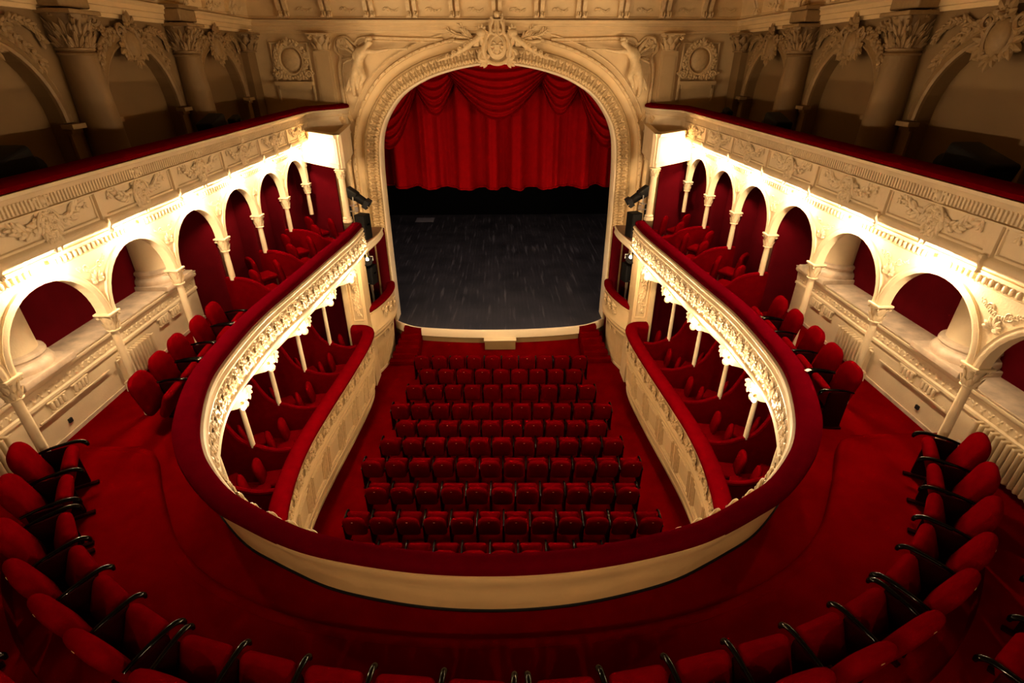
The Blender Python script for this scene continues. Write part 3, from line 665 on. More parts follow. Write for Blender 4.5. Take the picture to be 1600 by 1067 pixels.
# ------------------------------------------------------------------ stage
ap = resample(cat([(-3.9, 16.8), (-3.4, 16.35), (-2.77, 16.05), (-1.4, 15.85), (0, 15.79), (1.4, 15.85), (2.77, 16.05), (3.4, 16.35), (3.9, 16.8)], 6), .12)
aT, aN = normals2(ap, (0, 10))
V = np.concatenate([h3(ap, 1.0), h3(A([(x, 16.8) for x in ap[:, 0]]), 1.0)]); n = len(ap); i = np.arange(n-1)
structure('floor_stage', MB().add((V, [np.stack([i, i+1, i+1+n, i+n], 1)])).add(box2((-7, 16.8, .8), (7, 31, 1.0))), 'stage', 'worn black boards of the stage floor')
mb = MB().add(box2((-7.1, 16.8, .8), (-7, 31, 13))).add(box2((7, 16.8, .8), (7.1, 31, 13))).add(box2((-7.1, 31, .8), (7.1, 31.1, 13))).add(box2((-7.1, 16.8, 12.9), (7.1, 31, 13)))
structure('wall_stage', mb, 'void', 'black walls of the stage house')
sf = thing('stage_apron', 'curved cream edge and panelled front of the stage', 'stage front', (0, 15.8, 0))
build('lip', MB().add(sweep(h3(ap), h3(aN), (0, 0, 1), [(-.05, .70), (.0, .70), (.03, .72), (.03, .97), (.0, 1.005), (-.04, 1.005)])), 'lip', sf)
build('panelling', MB().add(sweep(h3(ap), h3(aN), (0, 0, 1), [(-.08, .5), (-.02, .5), (-.02, .71), (-.08, .71)])), 'shadecream', sf)
build('carpet_skirt', MB().add(sweep(h3(ap), h3(aN), (0, 0, 1), [(-.05, .0), (.38, .0), (.34, .06), (-.0, .5), (-.05, .5)])), 'carpet', sf)
pb = thing('prompter_box', 'low cream prompter box at the middle of the stage front', 'prompter box', (-.02, 15.7, .3))
build('casing', MB().add(apply(rbox((1.06, .22, .36), .015), Tr((-.02, 15.70, .52)))), 'shadecream', pb)
build('cap', MB().add(apply(rbox((1.12, .26, .04), .012), Tr((-.02, 15.70, .71)))), 'lip', pb)
for s, sd in ((-1, 'left'), (1, 'right')):
    t = thing('stage_steps', 'red carpeted steps up to the %s end of the stage' % sd, 'steps', (s*3.2, 15.8, 0))
    for k in range(6):
        z1 = 1.0-k*.166; y1 = 16.25-k*.17; xa = 2.76+.03*k; xb = 3.38+.085*k
        build('step', MB().add(apply(rbox((xb-xa, .26, z1 if k else .99), .015), Tr((s*(xa+xb)/2, y1-.1, z1/2)))), 'carpet', t)

# curtain
def pleats(x):
    a = np.sin(x*6.3+.9*np.sin(x*1.7)); return .25*np.sign(a)*np.abs(a)**.6+.035*np.sin(x*21+2*np.sin(x*3))+.05*np.sin(x*3.1+2)
cu = thing('stage_curtain', 'red pleated stage curtain hanging with a raised hem inside the arch', 'stage curtain', (0, 18.2, 5.3))
xs = np.linspace(-5.2, 5.2, 360); vs = np.linspace(0, 1, 14)
Xg, Vg = np.meshgrid(xs, vs, indexing='ij')
Zb = 5.28+.035*np.abs(np.sin(Xg*4.1))+.018*Xg**2*.35
Z = Zb+(10.4-Zb)*Vg; Y = 18.25+pleats(Xg)*(1.1-.5*Vg)
build('drape', MB().add((np.stack([Xg, Y, Z], -1).reshape(-1, 3), [grid(360, 14)])), 'curtain', cu, 80)
build('hem', MB().add(tube(np.stack([xs, 18.25+pleats(xs)*1.1, 5.28+.035*np.abs(np.sin(xs*4.1))+.0063*xs**2], 1), .035, 6)), 'curtain', cu, 80)
def swag(x0, x1, z0, z1, drop, folds, y, side=None):
    nu, nv = 70, 60
    u = np.linspace(0, 1, nu)[:, None]; v = np.linspace(0, 1, nv)[None, :]
    cen = (4*u*(1-u))
    Xs = x0+(x1-x0)*(u+ (.5-u)*.16*v)
    top = z0+(z1-z0)*u
    Zs = top+.05-(.25+.75*cen**.8)*drop*v**.9*(.18+.82*cen)-.02
    ph = v*folds*2*pi
    Ys = y-.10*np.sin(ph+cen*1.5)*(.25+.75*cen)*(.35+.65*v)-.28*cen*np.sin(pi*v*.9)
    return np.stack([Xs, Ys+0*u, Zs+0*v], -1).reshape(-1, 3), [grid(nu, nv)]
for (x0, x1, z0, z1, dr, fo, y) in ((-2.35, 2.35, 9.35, 9.35, 1.85, 8, 17.80), (-3.0, -.9, 9.0, 9.3, 1.55, 6, 17.98), (.9, 3.0, 9.3, 9.0, 1.55, 6, 17.98), (-4.9, -2.0, 8.3, 9.2, 2.1, 7, 17.9), (2.0, 4.9, 9.2, 8.3, 2.1, 7, 17.9)):
    build('swag', MB().add(swag(x0, x1, z0, z1, dr, fo, y)), 'curtain', cu, 80)
for s, sd in ((-1, 'left'), (1, 'right')):
    b = MB(); ys = np.linspace(0, 1.3, 40); zs = np.linspace(1.0, 10, 4)
    G = np.stack(np.meshgrid(ys, zs, indexing='ij'), -1)
    V = np.stack([s*(4.0+G[..., 0]*1.3+0*G[..., 1]), 17.5+.06*np.sin(G[..., 0]*26)+.25*G[..., 0], G[..., 1]], -1).reshape(-1, 3)
    b.add((V, [grid(40, 4)])); b.add((V+A([0, .05, 0]), [grid(40, 4)]))
    tag(build('leg_curtain', b, 'darkred', None, 80), 'narrow dark red masking drape inside the %s edge of the stage opening' % sd, 'masking drape')
tag(build('floor_hatch', MB().add(apply(rbox((1.05, .9, .012), .005), Tr((-4.33, 29.9, 1.006)))), 'hatch'), 'small grey hatch plate lying on the far stage boards', 'hatch')

# ------------------------------------------------------------------ upper gallery fronts and the arcades below them
GP = cat([(5.08, -4.0), (5.08, 2.0), (5.08, 8.0), (5.08, 12.0), (5.08, 14.9), (4.98, 15.35), (4.66, 15.75), (4.42, 16.1), (4.36, 16.5)], 8)
COLY = [15.1, 13.4, 11.7, 10.0, 8.3, 6.6, 4.9, 3.2, 1.5]
XA = 5.44
CAPU = capital(.076, .29)
PAN = [(15.0, 13.5), (13.35, 11.85), (11.7, 10.2), (10.05, 8.5), (8.35, 6.8), (6.65, 5.1), (4.95, 3.4)]
for s, sd in ((-1, 'left'), (1, 'right')):
    P = resample(GP, .12); T_, N_ = normals2(P, (0, 8))
    P3g = h3(P)*A([s, 1, 1]); N3g = h3(N_)*A([s, 1, 1])
    t = thing('gallery_parapet', 'cream upper gallery front with garland panels and dark red rail, %s side' % sd, 'gallery front', (s*5.2, 8, 7.36), 0, 'upper gallery fronts')
    build('padded_rail', MB().add(sweep(P3g, N3g, (0, 0, 1), [(.03, 8.0), (.04, 8.05), (0, 8.09), (-.14, 8.11), (-.24, 8.09), (-.28, 8.04), (-.28, 7.95), (-.24, 7.4), (-.20, 7.4), (-.20, 7.95), (-.05, 8.0)])), 'rail', t)
    build('cornice', MB().add(sweep(P3g, N3g, (0, 0, 1), [(-.1, 7.99), (.05, 7.99), (.05, 7.95), (.02, 7.93), (.0, 7.87), (-.02, 7.85), (-.02, 7.83), (.0, 7.82), (-.03, 7.74), (-.05, 7.74), (-.1, 7.74)])), 'cream', t)
    build('wall_face', MB().add(sweep(P3g, N3g, (0, 0, 1), [(-.12, 7.75), (-.04, 7.75), (-.05, 7.40), (-.02, 7.38), (0, 7.34), (-.01, 7.30), (-.06, 7.27), (-.30, 7.19), (-.36, 7.19), (-.36, 7.3)])), 'cream', t)
    dn = MB()
    for y in np.arange(1.2, 14.95, .052): dn.add(box((s*5.078, y, 7.825), (.03, .026, .12)))
    dn.add(box2((s*5.09, 1.2, 7.735), (s*5.055, 14.95, 7.75)))
    build('dentils', dn, 'cream', t)
    for k, (yb, ya) in enumerate(PAN):
        yc = (ya+yb)/2; w = yb-ya
        fr_ = MB(); X0 = s*5.118
        c = [(X0, ya, 7.43), (X0, yb, 7.43), (X0, yb, 7.72), (X0, ya, 7.72), (X0, ya, 7.43)]
        for a_, b_ in zip(c[:-1], c[1:]): fr_.add(tube([a_, b_], .014, 5))
        for yy in (ya-.07,):
            fr_.add(box((s*5.11, yy, 7.57), (.05, .10, .34)))
            fr_.add(CONS, frame((s*5.10, yy, 7.22), (0, -s, 0), (0, 0, 1), (-s, 0, 0), .34))
            fr_.add(sphere((s*5.06, yy, 7.4), .03, 6, 4))
        p = build('panel', fr_, 'cream', t)
        build('garland', MB().add(GARL[k % 2], frame((s*5.122, yc, 7.60), (0, -s, 0), (0, 0, 1), (-s, 0, 0), .98)), 'ornament', p)
    # arcade
    t = thing('arcade', 'row of cream round arches under the gallery front, %s side' % sd, 'arcade', (s*XA, 8, 6.1), 0, 'arcades under the gallery')
    bays = [(b+.085, a-.085) for a, b in zip(COLY[:-1], COLY[1:])][::-1]
    build('arch_wall', arch_wall(1.5, 15.2, bays, 6.12, 6.13, .755, 7.24, XA-.03, .13, s, 26), 'cream', t)
    dn = MB().add(box2((s*(XA-.06), 1.5, 7.10), (s*(XA-.02), 15.2, 7.14))).add(box2((s*(XA-.05), 1.5, 6.97), (s*(XA-.02), 15.2, 6.99)))
    for y in np.arange(1.55, 15.2, .085): dn.add(join(sphere((s*(XA-.045), y, 7.045), (.025, .03, .05), 6, 4)))
    build('egg_moulding', dn, 'ornament', t)
    for (ya, yb) in bays:
        Q = arch_path((ya+yb)/2, (yb-ya)/2+.045, 6.13, .80, 6.13, 20)[1:-1]
        tt = np.gradient(Q, axis=0); tt /= np.linalg.norm(tt, axis=1, keepdims=True)
        build('archivolt', MB().add(sweep(np.stack([np.full(len(Q), s*(XA-.03)), Q[:, 0], Q[:, 1]], 1), np.stack([0*tt[:, 0], -tt[:, 1], tt[:, 0]], 1), A([-s, 0, 0.]), [(-.05, -.02), (-.05, .02), (-.01, .035), (.03, .02), (.045, .03), (.05, -.01)])), 'cream', t)
    for y in COLY[:-1]:
        build('spandrel_relief', MB().add(join(apply(fan(7, 3.0, .26, .055, .05, .03), Tr((0, .12, 0))), apply(spiral(.09, 1.5, .02), Tr((-.2, .46, 0))), apply(spiral(.09, 1.5, .02, -1), Tr((.2, .46, 0))), apply(garland_line(cat([(-.42, .52), (-.2, .40), (0, .34), (.2, .40), (.42, .52)], 5), .08, .022, .02, .045), Tr((0, .03, 0)))), frame((s*(XA-.025), y, 6.52), (0, -s, 0), (0, 0, 1), (-s, 0, 0), .62)), 'ornament', t)
    for k, y in enumerate(COLY[:-1]):
        zb = 5.25 if y > 9 else (Z_CIRC if y > 5.6 else Z_PLAT)
        where = 'standing on a red box partition' if y > 9 else 'standing on the circle floor'
        q = thing('arcade_column', 'slender cream column %s, %s from the stage in the %s arcade' % (where, ORD[k], sd), 'column', (s*(XA+.03), y, zb), 0, 'slender columns of the upper arcades')
        cx = s*(XA+.03)
        build('shaft', MB().add(apply(lathe([(.056, zb), (.056, zb+.3), (.05, 5.9)], 14), Tr((cx, y, 0)))), 'cream', q)
        build('capital', MB().add(apply(CAPU, Tr((cx, y, 5.85)))), 'ornament', q)
    # oblique beam of the end box with its thicker column on the rail
    e = thing('end_column', 'thicker cream column standing on the end of the circle rail, %s of the stage' % sd, 'column', (s*4.10, 13.95, 5.33), 0, 'end columns of the circle')
    build('shaft', MB().add(apply(lathe([(.085, 5.36), (.085, 5.6), (.078, 6.5)], 18), Tr((s*4.12, 13.97, 0)))), 'cream', e)
    build('base', MB().add(apply(lathe([(.13, 5.33), (.13, 5.38), (.11, 5.42), (.12, 5.45), (.09, 5.48)], 18), Tr((s*4.12, 13.97, 0)))), 'cream', e)
    build('capital', MB().add(apply(capital(.082, .24), Tr((s*4.12, 13.97, 6.48)))), 'ornament', e)
    a0 = A([4.06, 13.92]); a1 = A([5.42, 15.14]); d = (a1-a0)/np.linalg.norm(a1-a0); nn = A([d[1], -d[0]])
    nn = nn if nn @ (A([0, 8])-a0) > 0 else -nn
    Pb = h3(A([a0, a1]))*A([s, 1, 1]); Nb = A([nn[0]*s, nn[1], 0])
    t = thing('end_beam', 'cream lintel between end column and arcade, brightly lit, %s of the stage' % sd, 'lintel', (s*4.7, 14.5, 6.7), 0, 'lintels of the end boxes')
    build('face', MB().add(sweep(Pb, Nb, (0, 0, 1), [(.08, 6.73), (.08, 6.83), (.06, 6.84), (.06, 7.45), (.09, 7.47), (.11, 7.55), (-.12, 7.55), (-.12, 6.73)])), 'cream', t)
    build('cap_moulding', MB().add(sweep(h3(A([a0, A([4.4, 16.45])]))*A([s, 1, 1]), (-s, 0, 0), (0, 0, 1), [(.02, 6.73), (.02, 7.45), (.06, 7.55), (-.1, 7.55), (-.1, 6.73)])), 'cream', t)
    # black spotlights standing on the gallery behind the rail
    for k, (y, x, w, lab) in enumerate(((6.5, 5.95, .5, 'large dark lamp housing behind the gallery rail, nearest the camera, %s side'), (11.3, 5.75, .42, 'dark lamp housing behind the gallery rail in front of the pillars, %s side'), (12.3 if s < 0 else 13.9, 5.75, .22, 'small dark lamp behind the gallery rail closest to the stage, %s side'))):
        l = thing('gallery_spotlight', lab % sd, 'spotlight', (s*x, y, 7.36), 0, 'dark spotlights on the gallery')
        build('stand', MB().add(tube([(s*x, y, 7.36), (s*x, y, 8.0)], .025, 6)).add(lathe([(.16, 7.36), (.16, 7.39), (.03, 7.41)], 10) if False else apply(lathe([(.16, 7.36), (.16, 7.39), (.03, 7.42)], 10), Tr((s*x, y, 0)))), 'matte', l)
        build('housing', MB().add(apply(apply(rbox((w*.8, w*1.5, w*.62), .05), Rx(radians(14))), Tr((s*x, y, 8.06)))), 'matte', l)
        build('lens_hood', MB().add(apply(apply(lathe([(w*.30, 0), (w*.34, .16), (w*.31, .16), (w*.27, .02)], 16), Rx(radians(-104))), Tr((s*x, y+w*.7, 8.0)))), 'matte', l)

# ------------------------------------------------------------------ circle parapet
P3c = h3(CIRC); N3c = h3(CN)
t = thing('circle_parapet', 'long curved circle balcony front with red padded rail and acanthus frieze', 'balcony front', (0, 3.2, 4.4))
RAILP = [(.02, 5.17), (.045, 5.21), (.04, 5.27), (.0, 5.31), (-.1, 5.33), (-.2, 5.31), (-.25, 5.27), (-.255, 5.2), (-.24, 5.16)]
fac = np.interp(CIRC[:, 1], [3.1, 5.2], [.55, 1.0])[:, None]
bk = np.interp(CIRC[:, 1], [3.6, 5.2], [1.0, 0.0])[:, None]
build('padded_rail', MB().add(sweep(P3c, N3c*fac, (0, 0, 1), RAILP)), 'raildark', t)
def lean(VF, m, k):
    """push the lower part of a swept section towards the hall along the back of the horseshoe"""
    V = VF[0].reshape(len(P3c), m, 3); f = np.clip((5.12-V[..., 2:3])/.3, 0, 1)
    V = V+N3c[:, None, :]*bk[:, None, :]*f*k
    return V.reshape(-1, 3), VF[1]
def lsweep(prof, k): return lean(sweep(P3c, N3c, (0, 0, 1), prof), len(prof), k)
build('inner_wall', MB().add(lsweep([(-.16, 5.18), (-.15, 5.1), (-.13, 4.9), (-.10, 4.7), (-.07, 4.39), (-.03, 4.39), (.03, 4.9), (0, 5.18)], .13)), 'tan', t)
build('skirting', MB().add(lsweep([(-.09, 4.395), (-.09, 4.42), (-.06, 4.435), (-.04, 4.395)], .13)), 'matte', t)
build('fascia', MB().add(lsweep([(-.02, 5.18), (.07, 5.17), (.085, 5.13), (.07, 5.10), (.045, 5.09), (.05, 5.06), (.085, 5.03), (.08, 5.0), (.06, 4.99), (.07, 4.97), (.045, 4.96), (.065, 4.64), (.09, 4.63), (.11, 4.605), (.11, 4.57), (.09, 4.54), (.02, 4.45), (-.10, 4.32), (-.28, 4.10), (-.32, 4.10), (-.08, 4.42), (-.02, 5.0)], .15)), 'cream', t)
build('frieze_ground', MB().add(lsweep([(.056, 4.965), (.076, 4.635), (.06, 4.635), (.04, 4.965)], .15)), 'patina', t)
fb = MB()
dd = np.concatenate([[0], np.cumsum(np.linalg.norm(np.diff(CIRC, axis=0), axis=1))])
for i, d in enumerate(np.arange(.2, dd[-1]-.1, .285)):
    p = A([np.interp(d, dd, CIRC[:, k]) for k in (0, 1)]); nn = A([np.interp(d, dd, CN[:, k]) for k in (0, 1)]); nn /= np.linalg.norm(nn)
    q = p+nn*(.062+.14*np.interp(p[1], [3.6, 5.2], [1, 0]))
    right = A([-nn[1], nn[0], 0])
    up = A([-nn[0]*.06, -nn[1]*.06, 1.])
    if np.cross(right, up) @ A([nn[0], nn[1], 0]) < 0: right = -right
    fb.add(ACAN, frame((q[0], q[1], 4.805), right, up, np.cross(right, up), 1.0))
build('acanthus_frieze', fb, 'ornament', t)
tag(build('paper_slip', MB().add(apply(apply(rbox((.09, .05, .008), .002), Rz(.5)), Tr((4.37, 6.12, 5.325)))), 'paper'), 'small white paper slip lying on the red circle rail', 'paper')

# lower boxes: underside brackets and thin columns
LCOL = [(5.10, 7.22), (5.13, 8.40), (5.14, 9.88), (5.02, 11.33), (4.78, 12.74)]
CAPL = capital(.068, .28)
for s, sd in ((-1, 'left'), (1, 'right')):
    for k, (x, y) in enumerate(LCOL[::-1]):
        q = thing('box_column', 'thin white column on a lower box partition, %s from the stage on the %s' % (ORD[k], sd), 'column', (s*x, y, 2.2), 0, 'thin columns of the lower boxes')
        build('shaft', MB().add(apply(lathe([(.05, 2.2), (.05, 2.5), (.045, 3.62)], 14), Tr((s*x, y, 0)))), 'cream', q)
        build('capital', MB().add(apply(CAPL, Tr((s*x, y, 3.56)))).add(box((s*x, y, 3.98), (.2, .2, .30))), 'ornament', q)
        cxh = np.interp(y, CIRC[:60, 1][::-1], CIRC[:60, 0][::-1])
        br = [sweep(A([(0, y-.07, 0), (0, y+.07, 0)]), A([s, 0, 0.]), A([0, 0, 1.]), [(cxh+.0, 4.40), (cxh-.04, 4.27), (cxh+.05, 4.12), (cxh+.16, 4.05), (cxh+.28, 4.02), (cxh+.5, 3.94), (x, 3.9), (x, 4.11), (cxh+.27, 4.11)])]
        br.append(apply(fan(5, 2.6, .2, .05, .05, .04, up=-pi/2), frame((s*(cxh-.03), y, 4.40), (0, -s, 0), (0, 0, 1), (-s, 0, 0))))
        br.append(sphere((s*(cxh+.07), y, 4.10), (.08, .08, .08), 10, 7))
        build('bracket', MB().add(join(*br)), 'ornament', q)

# ------------------------------------------------------------------ lower box fronts, floors, partitions
for s, sd in ((-1, 'left'), (1, 'right')):
    Pb = h3(BOXR)*A([s, 1, 1]); Nb = h3(BNr)*A([s, 1, 1])
    t = thing('box_parapet', 'curved cream front of the lower boxes with red velvet rail, %s side' % sd, 'box front', (s*4.1, 9.5, 0), 0, 'lower box fronts')
    build('padded_rail', MB().add(sweep(Pb, Nb, (0, 0, 1), [(.02, 2.06), (.05, 2.11), (.04, 2.17), (0, 2.21), (-.12, 2.23), (-.25, 2.21), (-.30, 2.16), (-.31, 2.08), (-.30, 1.15), (-.24, 1.15), (-.24, 2.06)])), 'rail', t)
    k0 = [i for i in range(len(BOXR)) if BOXR[i][1] < 13.55][0]
    build('fascia', MB().add(sweep(Pb[k0-2:], Nb[k0-2:], (0, 0, 1), [(-.2, 2.08), (.01, 2.08), (.02, 2.04), (-.01, 2.02), (-.03, 1.98), (-.05, 1.62), (-.02, 1.60), (.0, 1.56), (-.02, 1.52), (-.05, 1.50), (-.05, 1.45), (-.02, 1.43), (-.03, 1.38), (-.08, 1.36), (-.15, .42), (-.13, .40), (-.14, .36), (-.19, .34), (-.21, .12), (-.18, .10), (-.20, 0), (-.32, 0), (-.32, 1.0)])), 'prosc', t)
    d2 = np.concatenate([[0], np.cumsum(np.linalg.norm(np.diff(BOXR[k0:], axis=0), axis=1))])
    def at(d):
        p = A([np.interp(d, d2, BOXR[k0:, k]) for k in (0, 1)]); nn = A([np.interp(d, d2, BNr[k0:, k]) for k in (0, 1)]); nn /= np.linalg.norm(nn)
        return p*A([s, 1]), nn*A([s, 1])
    build('frieze_ground', MB().add(sweep(Pb[k0-2:], Nb[k0-2:], (0, 0, 1), [(-.03, 1.97), (-.04, 1.64), (-.06, 1.64), (-.05, 1.97)])), 'patina', t)
    fz = MB()
    for i, d in enumerate(np.arange(.25, d2[-1]-.8, .42)):
        p, nn = at(d); q = p-nn*.035
        right = A([-nn[1], nn[0], 0]); 
        if np.cross(right, A([0, 0, 1.])) @ A([nn[0], nn[1], 0]) < 0: right = -right
        u = join(ACAN, apply(garland_line([(-.2, -.08), (-.1, .02), (.05, -.05), (.2, .06)], .08, .02, .02, .05), Tr((0, .04, 0)))) if i % 2 else join(apply(ACAN, rot2(pi)), sphere((0, 0, .02), .03, 6, 4))
        fz.add(u, frame((q[0], q[1], 1.80), right, (0, 0, 1), (nn[0], nn[1], 0), 1.0))
    build('leaf_frieze', fz, 'proscorn', t)
    for i, d in enumerate(np.arange(.12, d2[-1]-1.6, 1.02)):
        pm = MB()
        for (da, db, za, zb) in ((d+.16, d+.90, .52, 1.26), (d+.24, d+.82, .60, 1.18), (d+.0, d+.08, .50, 1.28)):
            def pt(dx, z): 
                p, nn = at(dx); q = p-nn*(.077+(1.36-z)*.075); return (q[0], q[1], z)
            for zz in (za, zb): pm.add(tube([pt(x_, zz) for x_ in np.linspace(da, db, 7)], .026, 5))
            for xx in (da, db): pm.add(tube([pt(xx, za), pt(xx, zb)], .026, 5))
        build('panel', pm, 'proscorn', t)
    bi = A([[p[0], p[1]] for p in BOXR-BNr*.3 if p[1] < 13.9])
    inn = bi*A([s, 1])
    out = A([[s*6.4, p[1]] for p in bi])
    structure('floor_boxes_%s' % sd, MB().add(slab(inn, out, 1.0, Z_BOX)), 'carpet')
    for k, (x, y) in enumerate(LCOL[::-1]):
        xi = np.interp(y, BOXR[25:, 1][::-1], BOXR[25:, 0][::-1])+.28
        xx = np.linspace(xi, 6.4, 30)
        zt = 2.12+.08*np.clip((xx-xi)/(x-xi), 0, 1)-.07*np.sin(pi*np.clip((xx-xi)/(x-.1-xi), 0, 1))+1.1/(1+np.exp(-(xx-(x+.42))*9))
        prof = np.stack([xx, zt], 1); prof = np.concatenate([[[xi, 1.15]], prof, [[6.4, 1.15]]])
        sk = -.03
        V, F = sweep(A([(0, y-.04, 0), (0, y+.04, 0)]), A([s, 0, 0.]), A([0, 0, 1.]), prof)
        o = thing('box_partition', 'low red padded partition under the %s column from the stage, lower boxes %s' % (ORD[k], sd), 'partition', (s*(x+xi)/2, y, 1.15), 0, 'lower box partitions')
        build('panel', MB().add((V, F)), 'velvet', o)
        build('top_roll', MB().add(tube(np.stack([s*xx, 0*xx+y, zt], 1), .05, 7)), 'rail', o)
    # pier between the boxes and the stage box
    o = thing('stage_pier', 'cream panelled pier between the lower boxes and the stage box, %s side' % sd, 'pier', (s*4.2, 14.2, 0), 0, 'stage piers')
    build('body', MB().add(box2((s*3.99, 13.95, 0), (s*4.62, 14.6, 4.14))), 'prosc', o)
    build('panel', MB().add(tube([(s*4.08, 13.94, 2.35), (s*4.08, 13.94, 3.85), (s*4.38, 13.94, 3.85), (s*4.38, 13.94, 2.35), (s*4.08, 13.94, 2.35)], .022, 5)), 'prosc', o)
    T = frame((s*4.23, 13.945, 3.0), (1, 0, 0), (0, 0, 1), (0, -1, 0))
    build('relief', MB().add(join(garland_line(cat([(0, .55), (.04, .2), (-.04, -.1), (.03, -.5)], 6), .13, .04, .03, .07), apply(fan(5, 2.4, .18, .04, .04, .03), Tr((0, .5, 0))), apply(spiral(.08, 1.4, .02), Tr((-.06, .1, 0))), apply(spiral(.08, 1.4, .02, -1), Tr((.06, -.2, 0)))), T), 'proscorn', o)
    build('side_strip', MB().add(box2((s*4.44, 13.88, 2.1), (s*4.58, 13.96, 4.14))), 'prosc', o)

    # stage box
    SB = resample(cat([(3.99, 14.32), (3.86, 14.62), (3.70, 15.15), (3.60, 15.75), (3.60, 16.2), (3.68, 16.62)], 8), .08)
    sT, sN = normals2(SB, (0, 14)); 
    Ps = h3(SB)*A([s, 1, 1]); Ns = h3(sN)*A([s, 1, 1])
    o = thing('stage_box', 'small bow fronted stage box with red rail beside the stage, %s' % sd, 'stage box', (s*3.9, 15.4, 0), 0, 'bow fronted stage boxes')
    build('padded_rail', MB().add(sweep(Ps, Ns, (0, 0, 1), [(.02, 2.42), (.05, 2.47), (0, 2.53), (-.1, 2.55), (-.2, 2.53), (-.25, 2.46), (-.2, 2.40)])), 'rail', o)
    build('front', MB().add(sweep(Ps, Ns, (0, 0, 1), [(-.2, 2.42), (.0, 2.42), (.02, 2.38), (-.01, 2.35), (.02, 1.85), (.05, 1.80), (.07, 1.74), (.03, 1.69), (.05, 1.62), (.0, 1.52), (-.08, 1.46), (-.06, 1.40), (-.12, 1.30), (-.18, .8), (-.21, .10), (-.18, .08), (-.18, 0), (-.3, 0), (-.3, 1.45), (-.12, 1.5)])), 'prosc', o)
    fl = MB()
    for i in range(1, len(SB)-1, 1):
        q = Ps[i]-Ns[i]*.155; b = Ps[i]-Ns[i]*.20
        fl.add(tube([(q[0], q[1], 1.28), (q[0]*.5+b[0]*.5, q[1]*.5+b[1]*.5, .8), (b[0], b[1], .12)], .024, 5))
    build('flutes', fl, 'prosc', o)
    m_ = len(SB)//2
    for di in (-5, 0, 5):
        rl = MB()
        q = Ps[m_+di]+Ns[m_+di]*.015; nn = Ns[m_+di]; right = A([-nn[1], nn[0], 0]); right = right if np.cross(right, [0, 0, 1.]) @ nn > 0 else -right
        rl.add(join(ACAN, apply(rosette(.07, .04), Tr((0, 0, .02)))), frame((q[0], q[1], 2.10), right, (0, 0, 1), nn, 1.15))
        q2 = Ps[m_+di]-Ns[m_+di]*.10
        rl.add(join(ACAN), frame((q2[0], q2[1], 1.26), right, (0, 0, 1), nn, .5))
        build('relief', rl, 'proscorn', o)
    build('floor_slab', MB().add(slab(A([[p[0]*s, p[1]] for p in SB-sN*.1]), A([[s*4.75, p[1]] for p in SB]), 1.4, 1.5)), 'carpet', o)
    structure('wall_%s_stage_box' % sd, MB().add(box2((s*4.75, 14.62, 0), (s*4.85, 16.56, 4.35))).add(box2((s*3.75, 16.5, 0), (s*4.8, 16.58, 4.4))), 'redwall', 'dark red wall behind the stage box, %s' % sd)
    # stage ledge above, with sound and light gear
    L2 = resample(cat([(4.02, 14.15), (3.94, 14.7), (3.84, 15.4), (3.78, 16.0), (3.80, 16.5)], 6), .1)
    lT, lN = normals2(L2, (0, 14))
    o = thing('stage_ledge', 'brown topped ledge above the stage box carrying a loudspeaker, %s' % sd, 'ledge', (s*4.2, 15.3, 4.3), 0, 'ledges above the stage boxes')
    build('edge', MB().add(sweep(h3(L2)*A([s, 1, 1]), h3(lN)*A([s, 1, 1]), (0, 0, 1), [(-.1, 4.44), (.02, 4.44), (.03, 4.38), (.0, 4.34), (.02, 4.22), (-.03, 4.16), (-.1, 4.16)])), 'lip', o)
    build('top', MB().add(slab(A([[p[0]*s, p[1]] for p in L2-lN*.01]), A([[s*4.75, p[1]] for p in L2]), 4.38, 4.455)), 'wood', o)

    def spk(name, lab, c, w, d, h, rz, root=None):
        o = thing(name, lab, 'loudspeaker', (c[0], c[1], c[2]), 0)
        T = Tr(c) @ Rz(rz)
        build('cabinet', MB().add(apply(rbox((w, d, h), .02), Tr((0, 0, h/2))), T), 'matte', o)
        build('speaker_mesh', MB().add(apply(rbox((w*.88, .02, h*.9), .008), Tr((0, -d/2-.004, h/2))), T), 'grey', o)
        build('handle', MB().add(box((w/2+.006, 0, h*.6), (.012, .12, .05)), T), 'black', o)
        build('badge', MB().add(box((0, -d/2-.017, h*.08), (.07, .006, .022)), T), 'metal', o)
        return o
    spk('loudspeaker', 'black loudspeaker standing on the brown ledge beside the arch, %s of the stage' % sd, (s*4.07, 15.28, 4.457), .34, .34, .74, s*.35)
    spk('loudspeaker', 'dark loudspeaker on a tripod inside the bow fronted stage box, %s' % sd, (s*4.06, 15.25, 3.02), .34, .30, .60, s*.3)
    o = thing('tripod_stand', 'thin tripod stand holding the dark loudspeaker in the stage box, %s' % sd, 'tripod stand', (s*4.06, 15.25, 1.5))
    build('pole', MB().add(tube([(s*4.06, 15.25, 1.95), (s*4.06, 15.25, 3.03)], .018, 7)), 'metal', o)
    build('hub', MB().add(apply(lathe([(.035, 1.98), (.035, 2.06), (.02, 2.08)], 10), Tr((s*4.06, 15.25, 0)))), 'black', o)
    for q in range(3):
        aa = q*2*pi/3+.5
        build('leg', MB().add(tube([(s*4.06, 15.25, 2.04), (s*4.06+.28*cos(aa), 15.25+.28*sin(aa), 1.51)], .014, 6)), 'metal', o)
    # stage lamp on a black stand
    o = thing('stage_spotlight', 'black stage spotlight tilted on a stand above the ledge, %s of the stage' % sd, 'spotlight', (s*4.32, 15.0, 4.457))
    ax = A([-.42*s, -.25, -.48]); ax = A([s*.62, .10, .42]); ax /= np.linalg.norm(ax)
    c = A([s*4.12, 15.0, 5.80])
    rt = np.cross(ax, [0, 0, 1.]); rt /= np.linalg.norm(rt); T = frame(c, rt, np.cross(ax, rt), ax)
